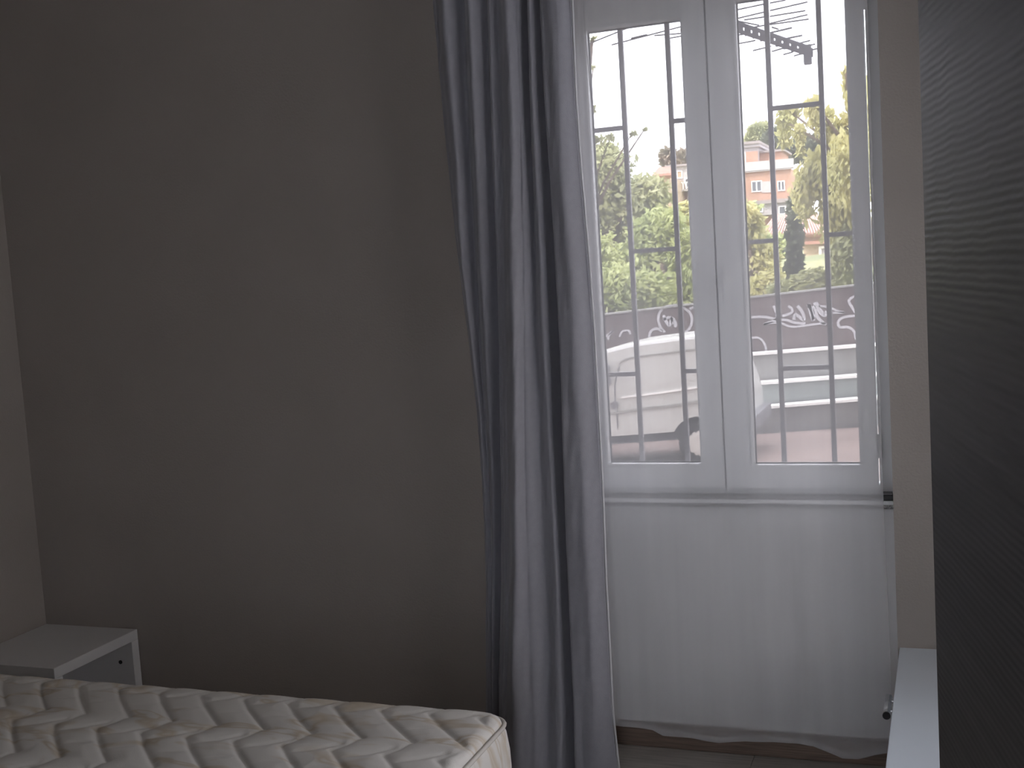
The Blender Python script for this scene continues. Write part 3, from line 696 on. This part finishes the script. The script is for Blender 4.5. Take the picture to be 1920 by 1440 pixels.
bmesh.ops.recalc_face_normals(b, faces=b.faces)
me = bpy.data.meshes.new('body'); b.to_mesh(me); b.free()
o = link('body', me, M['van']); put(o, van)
def vpoly(pts, y0, dy, name, m, parent=van, px=True):
    q = [vp(a, c) if px else (a, c) for a, c in pts]
    b = MB(); b.prism([vto(x, y0 + 0.10 * max(0, z - 1.0), z) for x, z in q], (0, dy, 0)); return wpart(b, name, m, parent)
def vstrip(pts, hgt, name, m, y0=-0.012, dy=0.03):  # thin raised strip along a pixel polyline
    q = [vp(a, c) for a, c in pts]; b = MB()
    for (xa, za), (xb, zb) in zip(q, q[1:]):
        b.prism([vto(xa, y0 + .1 * max(0, za - 1), za), vto(xb, y0 + .1 * max(0, zb - 1), zb), vto(xb, y0 + .1 * max(0, zb - 1), zb + hgt), vto(xa, y0 + .1 * max(0, za - 1), za + hgt)], (0, dy, 0))
    return wpart(b, name, m, van)
vstrip([(1160, 684), (1165, 678), (1184, 672), (1240, 665), (1300, 657), (1400, 648)], 0.02, 'roof_gutter', M['kerb'])
vstrip([(1165, 747), (1200, 743), (1240, 738), (1315, 727), (1400, 717)], 0.025, 'crease', M['coping'])
vstrip([(1145, 778), (1200, 769), (1260, 763), (1315, 754), (1410, 744)], 0.035, 'side_moulding', M['kerb'])
# panel seams, handle
for a in ([(1152, 722), (1153, 752)], [(1157, 770), (1158, 803)], [(1160, 686), (1152, 722)]):
    (xa, za), (xb, zb) = vp(*a[0]), vp(*a[1]); b = MB()
    b.prism([vto(xa - .008, .1 * max(0, za - 1) - .006, za), vto(xa + .008, .1 * max(0, za - 1) - .006, za), vto(xb + .008, .1 * max(0, zb - 1) - .006, zb), vto(xb - .008, .1 * max(0, zb - 1) - .006, zb)], (0, 0.02, 0))
    wpart(b, 'door_seam', M['van_trim'], van)
hx_, hz2 = vp(1152, 760)
b = MB(); b.tube([vto(hx_, -0.03, hz2), vto(hx_, 0.02, hz2)], 0.062, 14); wpart(b, 'door_handle', M['van_trim'], van)
# side mirror
mx_, mzz = vp(1137, 697); b = MB()
b.prism([vto(mx_ - .09, -0.22, mzz - .16), vto(mx_ + .045, -0.22, mzz - .20), vto(mx_ + .06, -0.22, mzz + .10), vto(mx_ - .03, -0.22, mzz + .17), vto(mx_ - .10, -0.22, mzz + .1)], (0, 0.24, 0))
wpart(b, 'side_mirror', M['van_trim'], van)
# cab side window (behind the curtain from here) and windscreen
vpoly([(xl - 0.85, 1.12), (xl - 0.10, 1.15), (xl - 0.10, rtl - 0.22), (xl - 0.42, rtl - 0.28)], -0.008, 0.02, 'side_window', M['far_glass'], px=False)
q0, q1 = Vector(vto(xl - 1.0, 0.2, 1.13)), Vector(vto(xl - 0.40, 0.24, rtl - 0.20))
b = MB(); b.prism([q0, q0 + Vector((0, vw - 0.4, 0)), q1 + Vector((0, vw - 0.5, 0)), q1], (-0.02, 0, 0.012)); wpart(b, 'windscreen', M['far_glass'], van)
# rear lamp, bumper
vpoly([(rear - 0.10, 0.85), (rear - 0.01, 0.85), (rear - 0.05, 1.2), (rear - 0.13, 1.2)], -0.01, 0.06, 'tail_lamp', mat('tail_lamp_red', (0.35, 0.03, 0.03), 0.3, var=0.1), px=False)
b = MB(); b.prism([vto(rear - 0.25, 0.0, 0.46), vto(rear + 0.10, 0.0, 0.46), vto(rear + 0.12, 0.0, 0.66), vto(rear - 0.1, 0.0, 0.68)], (0, vw, 0)); wpart(b, 'bumper', M['van_trim'], van)
for cxw in (rw_x, fw_x):
    for yy in (0.02, vw - 0.22):
        b = MB(); R_ = 0.325; prof_t = [(0.0, 0.20), (0.0, 0.30), (0.03, R_), (0.17, R_), (0.20, 0.30), (0.20, 0.20)]; ns_ = 32; rings = []
        for (y_, r_) in prof_t: rings.append([b.bm.verts.new(vto(cxw + r_ * math.cos(2 * PI * i / ns_), yy + y_, 0.325 + r_ * math.sin(2 * PI * i / ns_))) for i in range(ns_)])
        for ra, rb in zip(rings, rings[1:]):
            for i in range(ns_): b.bm.faces.new((ra[i], ra[(i + 1) % ns_], rb[(i + 1) % ns_], rb[i]))
        wh = wpart(b, 'wheel', M['tyre'], van, True)
        b = MB(); rings = []
        for (y_, r_) in [(0.02, 0.232), (0.035, 0.222), (0.005, 0.19), (-0.005, 0.12), (0.0, 0.05), (0.0, 0.001)]:
            rings.append([b.bm.verts.new(vto(cxw + r_ * math.cos(2 * PI * i / ns_), yy + y_, 0.325 + r_ * math.sin(2 * PI * i / ns_))) for i in range(ns_)])
        for ra, rb in zip(rings, rings[1:]):
            for i in range(ns_): b.bm.faces.new((ra[i], ra[(i + 1) % ns_], rb[(i + 1) % ns_], rb[i]))
        wpart(b, 'hubcap', M['rim'], wh, False)
        b = MB()
        for i in range(14):
            t = 2 * PI * i / 14; c_ = Vector(vto(cxw + 0.19 * math.cos(t), yy - 0.002, 0.325 + 0.19 * math.sin(t)))
            b = MB(); b.tube([c_ + Vector((0, 0.012, 0)), c_ - Vector((0, 0.004, 0))], 0.018, 8); wpart(b, 'vent_hole', M['tyre'], wh)
b = MB(); b.prism([vto(frontx + 0.3, 0.06, 0.42), vto(rear - 0.3, 0.06, 0.42), vto(rear - 0.3, 0.06, 0.56), vto(frontx + 0.3, 0.06, 0.56)], (0, vw - 0.2, 0)); wpart(b, 'underbody', M['tyre'], van)

# ---- hill behind the wall
YH = YW + 2.2
gx = np.linspace(-70, 45, 47); gy = np.array([YH - 0.6, YH + 3, YH + 9, 32, 42, 55, 70, 90, 115, 150, 190])
def hill_z(x, y):
    t = (y - YH) / 100
    base = zat(4, x) - 0.15
    return base * (1 - min(1, t * 1.5)) + min(1, t * 1.5) * 0.5 + 3.3 * max(0, t) ** 1.05 + 1.2 * noise.noise((x * 0.05, y * 0.05, 0)) * min(1, max(0, t * 6))
verts = [(x, y, hill_z(x, y)) for y in gy for x in gx]; nx_ = len(gx)
faces = [(j * nx_ + i, j * nx_ + i + 1, (j + 1) * nx_ + i + 1, (j + 1) * nx_ + i) for j in range(len(gy) - 1) for i in range(nx_ - 1)]
me = bpy.data.meshes.new('hillside'); me.from_pydata(verts, [], faces); me.update()
struct(link('floor_hillside', me, M['hill'], None, True))

# ---- trees
def foliage(blobs, leaf, count, name, m, parent, droop=0.0, shell=0.55):
    """blobs: (centre Vector, (rx,ry,rz)); leaves are small folded quads scattered in clumps"""
    vol = np.array([b[1][0] * b[1][2] for b in blobs]); cnt = (vol / vol.sum() * count).astype(int)
    V, Fc = [], []
    for (c, rad), n in zip(blobs, cnt):
        if n < 1: continue
        d = rng.normal(size=(n, 3)); d /= np.linalg.norm(d, axis=1)[:, None]
        rr = (shell + (1 - shell) * rng.random(n)) ** 1.0
        rr *= 1 + 0.16 * np.sin(d[:, 0] * 9 + c.x) * np.sin(d[:, 2] * 11 + c.z) + 0.10 * rng.normal(size=n)
        p = np.array(c) + d * rr[:, None] * np.array(rad)
        if droop: p[:, 2] -= droop * rng.random(n) ** 2
        a = rng.normal(size=(n, 3)); a /= np.linalg.norm(a, axis=1)[:, None]
        if droop: a[:, 2] -= 1.2; a /= np.linalg.norm(a, axis=1)[:, None]
        b2 = np.cross(a, rng.normal(size=(n, 3))); b2 /= np.linalg.norm(b2, axis=1)[:, None]
        s = leaf * (0.6 + 0.8 * rng.random(n))[:, None]
        q = np.stack([p - a * s, p + b2 * s * 0.45, p + a * s, p - b2 * s * 0.45], 1).reshape(-1, 3)
        V.append(q)
    V = np.concatenate(V); k = len(V) // 4
    me = bpy.data.meshes.new(name)
    me.vertices.add(len(V)); me.vertices.foreach_set('co', V.ravel())
    me.loops.add(len(V)); me.loops.foreach_set('vertex_index', np.arange(len(V)))
    me.polygons.add(k); me.polygons.foreach_set('loop_start', np.arange(0, len(V), 4)); me.polygons.foreach_set('loop_total', np.full(k, 4))
    me.update(); me.validate()
    o = link(name, me, m); put(o, parent); return o
def tree(name, label, pxs, Y, leaf, count, m, trunk_r=0.12, droop=0.0, shell=0.5, group=None, base=None, cat='tree'):
    blobs = []
    for (px, py, rx, ry) in pxs:
        yy = Y + rng.uniform(-0.6, 0.6); s = ppm(yy); c = P(px, py, yy); blobs.append((c, (rx / s, min(rx, ry) / s * 1.0, ry / s)))
    bx_ = base if base else sum(q[0] for q in pxs) / len(pxs)
    g = P(bx_, 560, Y); gz = hill_z(g.x, Y) - 0.1 if Y > YH else street_z(g.x, ZS)
    t = thing(name, label, cat, (g.x, Y, gz), group)
    foliage(blobs, leaf, count, 'foliage', m, t, droop, shell)['kind'] = 'stuff'
    top = max((b[0] for b in blobs), key=lambda v: v.z)
    b = MB(); root = Vector((g.x, Y, gz - 0.1)); mid = Vector(((g.x + top.x) / 2 + 0.1, Y, (gz + top.z) / 2))
    b.tube([root, root.lerp(mid, 0.5) + Vector((0.05, 0, 0)), mid, top], [trunk_r, trunk_r * 0.85, trunk_r * 0.6, trunk_r * 0.25], 9)
    for (c, rad) in blobs:
        if (c - mid).length > 0.3:
            st = root.lerp(mid, 0.8) if c.z < mid.z + 0.5 else mid
            b.tube([st, st.lerp(c, 0.5) + Vector((0, 0, 0.15)), c], [trunk_r * 0.35, trunk_r * 0.22, trunk_r * 0.08], 6)
    wpart(b, 'trunk', M['bark'], t, True); return t
# dense greenery behind the left pane
tree('leafy_tree', 'big olive-green tree filling the left pane above the wall', [(1130, 330, 60, 55), (1165, 400, 75, 60), (1110, 430, 60, 70), (1215, 370, 45, 45), (1060, 380, 60, 80), (1130, 300, 40, 35)], 24.0, 0.10, 15000, M['leaf_olive'], 0.2, base=1150)
tree('bright_shrub', 'bright yellow-green bush at the lower left, just above the graffiti wall', [(1125, 500, 40, 70), (1160, 540, 40, 45), (1215, 545, 50, 40), (1115, 560, 30, 35)], 21.2, 0.08, 7000, M['leaf_green'], 0.08, base=1140, cat='shrub')
tree('leafy_tree', 'yellowish-green tree in front of the white house behind the left pane', [(1235, 440, 60, 50), (1200, 490, 60, 50), (1275, 490, 50, 60), (1300, 540, 50, 40)], 22.6, 0.09, 9000, M['leaf_green'], 0.15, base=1240)
tree('leafy_tree', 'bush with golden leaves between the central mullion and the first right-hand bar', [(1345, 480, 45, 60), (1400, 420, 32, 40), (1420, 500, 45, 55), (1390, 545, 45, 30), (1440, 540, 40, 30)], 22.0, 0.08, 8500, M['leaf_yellow'], 0.1, base=1400)
tree('drooping_tree', 'large yellow-green tree with hanging branches at the right pane', [(1590, 235, 36, 24), (1545, 215, 22, 12), (1525, 190, 18, 9), (1600, 300, 50, 55), (1548, 315, 40, 42), (1580, 390, 45, 45), (1506, 345, 22, 36), (1480, 208, 22, 10), (1470, 226, 16, 9), (1500, 245, 10, 12), (1650, 210, 45, 60), (1597, 172, 12, 8), (1586, 131, 9, 7), (1640, 150, 30, 20)], 20.5, 0.085, 15000, M['leaf_yellow'], 0.16, droop=0.5, base=1625, shell=0.35)
tree('green_tree', 'darker green bush at the lower right corner of the right pane', [(1590, 480, 34, 50), (1620, 530, 50, 40), (1575, 540, 35, 25)], 20.9, 0.08, 6500, M['leaf_olive'], 0.08, base=1600, cat='shrub')
tree('ivy_shrub', 'low greenery on the bank behind the right half of the graffiti wall', [(1480, 545, 40, 22), (1530, 530, 40, 25)], 20.9, 0.07, 4500, M['leaf_olive'], 0.05, base=1510, cat='shrub')
tree('leafy_bush', 'yellow-green bushes under the balcony of the white house', [(1290, 400, 40, 22), (1330, 420, 40, 30), (1370, 400, 30, 20), (1250, 410, 30, 20)], 44.0, 0.16, 5000, M['leaf_yellow'], 0.12, base=1290, cat='shrub')
tree('leafy_bush', 'pale green bushes below the ribbed terracotta roof', [(1440, 470, 50, 28), (1400, 450, 40, 40), (1400, 400, 26, 22)], 33.0, 0.12, 5000, M['leaf_green'], 0.12, base=1440, cat='shrub')
tree('cypress', 'tall dark cypress in front of the terracotta roof', [(1490, 395, 14, 30), (1490, 440, 16, 45), (1490, 500, 17, 50), (1490, 545, 16, 30)], 21.4, 0.07, 6000, M['leaf_dark'], 0.12, shell=0.3, base=1490)
tree('ridge_tree', 'dark green tree on the skyline right of the apartment block', [(1490, 285, 50, 20), (1530, 275, 30, 18), (1450, 262, 18, 18)], 124, 0.5, 5000, M['leaf_dark'], 0.5, base=1500)
tree('ridge_tree', 'rounded grey-green tree top above the apartment block roof', [(1425, 248, 22, 16), (1415, 262, 18, 12), (1440, 265, 16, 14)], 128, 0.45, 4000, M['leaf_olive'], 0.4, base=1425)
tree('ridge_tree', 'brownish tree on the skyline above the white house', [(1252, 295, 15, 16), (1284, 295, 22, 12), (1310, 292, 20, 14), (1265, 310, 20, 10)], 116, 0.45, 4000, M['leaf_brown'], 0.4, base=1275)
tree('garden_tree', 'broad green garden tree beyond the right edge of the window view', [(1760, 380, 90, 90), (1850, 430, 80, 80), (1700, 470, 60, 60), (1900, 350, 70, 80)], 27.0, 0.13, 7000, M['leaf_green'], 0.2, base=1800)
tree('street_tree', 'street tree whose thin leafy tips reach into the upper left pane', [(1118, 262, 26, 12), (1145, 256, 16, 8), (1185, 250, 12, 5), (1208, 243, 9, 4), (1110, 74, 10, 7), (1112, 126, 6, 6), (1112, 205, 6, 10), (1040, 200, 60, 90), (1020, 330, 60, 60)], 16.2, 0.05, 3800, M['leaf_olive'], 0.10, base=1020, shell=0.15)
# ---- houses on the hill
def rect(b, a, c, Y, d, z_up=0):               # block from two pixel corners (left-top, right-bottom) at depth Y
    xm, ym = (a[0] + c[0]) / 2, (a[1] + c[1]) / 2
    xa, xb, za, zb = P(a[0], ym, Y).x, P(c[0], ym, Y).x, P(xm, a[1], Y).z, P(xm, c[1], Y).z
    b.box(min(xa, xb), max(xa, xb), Y, Y + d, min(za, zb), max(za, zb)); return b
def far_window(par, a, c, Y, blind=None, mull=True):
    xm, ym = (a[0] + c[0]) / 2, (a[1] + c[1]) / 2; x0, x1, z1, z0 = P(a[0], ym, Y).x, P(c[0], ym, Y).x, P(xm, a[1], Y).z, P(xm, c[1], Y).z; f = 0.09
    b = MB(); b.box(x0, x0 + f, Y - 0.12, Y, z0, z1); b.box(x1 - f, x1, Y - 0.12, Y, z0, z1); b.box(x0 + f, x1 - f, Y - 0.12, Y, z0, z0 + f); b.box(x0 + f, x1 - f, Y - 0.12, Y, z1 - f, z1)
    if mull: b.box((x0 + x1) / 2 - 0.06, (x0 + x1) / 2 + 0.06, Y - 0.12, Y, z0 + f, z1 - f)
    o = wpart(b, 'window', M['coping'], par); wpart(B(x0 + f, x1 - f, Y - 0.05, Y - 0.01, z0 + f, z1 - f), 'pane', blind or M['far_glass'], o)
YA = 105.0; pa_ = P(1420, 400, YA)
ap = thing('apartment_building', 'orange apartment block with a white balcony band, behind the right pane', 'building', (pa_.x, YA, hill_z(pa_.x, YA)))
wpart(rect(MB(), (1345, 322), (1485, 430), YA, 9), 'wall', M['brick'], ap)
wpart(rect(MB(), (1347, 278), (1421, 322), YA + 1.2, 7), 'upper_storey', M['palewall'], ap)
wpart(rect(MB(), (1399, 284), (1421, 306), YA + 1.1, 0.09), 'plaster_panel', M['brick'], ap)
wpart(rect(MB(), (1421, 284), (1466, 322), YA + 2.4, 5), 'upper_storey', M['brick'], ap)
wpart(rect(MB(), (1345, 267), (1424, 272), YA + 0.7, 8), 'roof', M['roofgrey'], ap)
wpart(rect(MB(), (1346, 272), (1424, 278), YA + 0.9, 7.5), 'roof_edge', M['palewall'], ap)
wpart(rect(MB(), (1421, 281), (1470, 285), YA + 2.0, 6), 'roof', M['roofgrey'], ap)
wpart(rect(MB(), (1345, 303), (1488, 321), YA - 0.35, 0.2), 'balcony', M['cream'], ap)
wpart(rect(MB(), (1345, 320), (1488, 322), YA - 0.35, 0.35), 'balcony_slab', M['cream'], ap)
wpart(rect(MB(), (1428, 340), (1446, 361), YA - 0.08, 0.08), 'plaster_panel', M['cream'], ap)
far_window(ap, (1409, 339), (1429, 360), YA); far_window(ap, (1458, 339), (1472, 358), YA)
far_window(ap, (1383, 287), (1399, 309), YA + 1.2, M['shutter'], False)
wpart(rect(MB(), (1415, 380), (1478, 402), YA - 3.0, 2.9), 'annex', M['palewall'], ap)
wpart(rect(MB(), (1410, 374), (1482, 381), YA - 3.4, 3.3), 'annex_roof', M['roofgrey'], ap)
far_window(ap, (1422, 389), (1431, 398), YA - 3.0, mull=False); far_window(ap, (1460, 386), (1474, 402), YA - 3.0, mull=False)

YB2 = 98.0; pb_ = P(1285, 380, YB2)
wh_ = thing('white_house', 'white house with a railed balcony on the hill behind the left pane', 'building', (pb_.x, YB2, hill_z(pb_.x, YB2)))
wpart(rect(MB(), (1249, 310), (1318, 400), YB2, 5), 'wall', M['cream'], wh_)
wpart(rect(MB(), (1246, 307), (1320, 311), YB2 - 0.4, 6), 'roof', M['roofgrey'], wh_)
far_window(wh_, (1269, 320), (1280, 335), YB2, M['shutter'], False); far_window(wh_, (1284, 334), (1298, 352), YB2)
wpart(rect(MB(), (1248, 355), (1318, 358), YB2 - 1.4, 1.4), 'balcony_slab', M['cream'], wh_)
wpart(rect(MB(), (1248, 341), (1318, 343), YB2 - 1.4, 0.08), 'handrail', M['coping'], wh_)
for i in range(12):
    x = 1250 + i * 6
    wpart(rect(MB(), (x, 342), (x + 1.6, 356), YB2 - 1.4, 0.06), 'baluster', M['coping'], wh_)
wpart(rect(MB(), (1262, 362), (1318, 384), YB2 - 0.1, 0.1), 'dark_panel', M['rail'], wh_)
for i in range(7):
    x = 1264 + i * 8
    wpart(rect(MB(), (x, 360), (x + 1.5, 384), YB2 - 0.3, 0.15), 'post', M['palewall'], wh_)
YC = 92.0; pc_ = P(1238, 380, YC)
oh = thing('orange_roof_house', 'small house with an orange tiled roof left of the white house', 'building', (pc_.x, YC, hill_z(pc_.x, YC)))
wpart(rect(MB(), (1226, 334), (1256, 400), YC, 6), 'wall', M['shutter'], oh)
r1 = [P(1222, 328, YC - 0.5), P(1258, 325, YC - 0.5), P(1257, 313, YC + 3), P(1236, 313, YC + 3)]
wpart(MB().prism(r1, (0, 0.3, -0.35)), 'roof', M['rooftile'], oh)
wpart(rect(MB(), (1222, 326), (1258, 330), YC - 0.6, 0.3), 'eave', M['rooftile'], oh)

YD = 60.0; pd2 = P(1500, 440, YD)
th = thing('tiled_roof_house', 'low house with a ribbed terracotta roof behind the cypress', 'building', (pd2.x, YD, hill_z(pd2.x, YD)))
wpart(rect(MB(), (1436, 438), (1548, 520), YD, 6), 'wall', M['brick'], th)
ra, rb, rc, rd = P(1426, 441, YD - 0.6), P(1556, 438, YD - 0.6), P(1530, 400, YD + 3), P(1455, 404, YD + 3)
wpart(MB().prism([ra, rb, rc, rd], (0, 0.12, -0.15)), 'roof', M['rooftile'], th)
b = MB()
for i in range(25):
    t = i / 24; a = ra.lerp(rb, t); c = rd.lerp(rc, t); b.tube([a + Vector((0, -0.02, 0.03)), c + Vector((0, -0.02, 0.03))], 0.055, 6)
o = wpart(b, 'roof_ribs', mat('pale_tile_ribs', (0.50, 0.33, 0.27), 0.85, var=0.15), th); o['kind'] = 'stuff'
YE2 = 40.0; pe2 = P(1560, 490, YE2)
sh = thing('garden_shed', 'small tan outbuilding with one white-framed window, partly behind a bar', 'building', (pe2.x, YE2, hill_z(pe2.x, YE2)))
wpart(rect(MB(), (1508, 455), (1600, 560), YE2, 4), 'wall', M['shutter'], sh)
wpart(rect(MB(), (1504, 450), (1604, 456), YE2 - 0.3, 4.6), 'roof', M['rooftile'], sh)
far_window(sh, (1536, 461), (1560, 487), YE2, M['palewall'], False)
wpart(rect(MB(), (1533, 486), (1562, 489), YE2 - 0.2, 0.2), 'sill', M['coping'], sh)

# ---- tv aerial just outside, above the right pane
YT = 2.4
an = thing('tv_aerial', 'grey rooftop television aerial with many thin rods at the top of the right pane', 'aerial', tuple(P(1330, 25, YT)))
tp = lambda a, b, Y=YT: P(a, b, Y)
Z2 = lambda a, b: (1340 + a / 6, b / 6)
bo0, bo1 = tp(1345, 36), tp(*Z2(1070, 575))
def boomtube(off, r_): return [bo0 + off, bo1 + off]
wpart(MB().tube([bo0 + Vector((0, 0, 0.014)), bo1 + Vector((0, 0, 0.014))], 0.010, 8), 'boom', M['aerial'], an)
wpart(MB().tube([bo0 + Vector((0, 0, -0.022)), bo1 + Vector((0, 0, -0.016))], 0.010, 8), 'boom', M['aerial'], an)
for i in range(13):
    t = i / 12; a = bo0.lerp(bo1, t)
    wpart(MB().box(a.x - 0.014, a.x + 0.014, a.y - 0.006, a.y + 0.006, a.z - 0.028, a.z + 0.012), 'spacer', M['aerial'], an)
e1 = tp(*Z2(1045, 590)); wpart(B(e1.x - 0.018, e1.x + 0.018, YT - 0.014, YT + 0.014, e1.z - 0.055, e1.z + 0.035, 0.004), 'end_cap', M['aerial'], an)
rods = [((180, 125), (560, 45)), ((620, 35), (800, 0)), ((180, 225), (560, 135)), ((620, 120), (1045, 22)), ((330, 225), (560, 190)), ((620, 185), (1020, 120)), ((620, 265), (1045, 165)),
        ((420, 310), (560, 285)), ((560, 285), (1060, 215)), ((600, 375), (870, 312)), ((780, 440), (985, 398)), ((920, 495), (1075, 455)), ((1030, 520), (1130, 495)), ((1075, 565), (1165, 545)),
        ((250, 235), (500, 285)), ((180, 405), (330, 385)), ((200, 505), (460, 455)), ((430, 570), (640, 520)), ((640, 580), (780, 540)), ((770, 615), (880, 585)), ((890, 630), (960, 610)), ((640, 305), (720, 330))]
for k, (a, c) in enumerate(rods):
    thick = 0.0045 if k in (9, 10) else 0.0036
    wpart(MB().tube([tp(*Z2(*a)), tp(*Z2(*c))], thick, 6), 'rod', M['aerial'], an)
Z1 = lambda a, b: (1080 + a / 6, b / 6)
for k, (a, c) in enumerate((((150, 490), (680, 275)), ((400, 505), (1240, 285)), ((880, 400), (1240, 372)), ((1060, 430), (1240, 395)), ((1240, 285), (1700, 150)), ((1240, 372), (1700, 250)))):
    wpart(MB().tube([tp(*Z1(*a)), tp(*Z1(*c))], 0.0034, 6), 'rod', M['aerial'], an)
wpart(MB().tube([tp(*Z1(620, 432)), tp(*Z1(800, 390))], 0.0042, 6), 'rod', M['aerial'], an)
# mast that carries the aerial, bracketed to the house front
q = bo0.copy()
wpart(MB().tube([q, Vector((q.x, YT, q.z + 1.2)), Vector((q.x, 0.34, q.z + 1.4))], 0.016, 8), 'mast', M['aerial'], an)
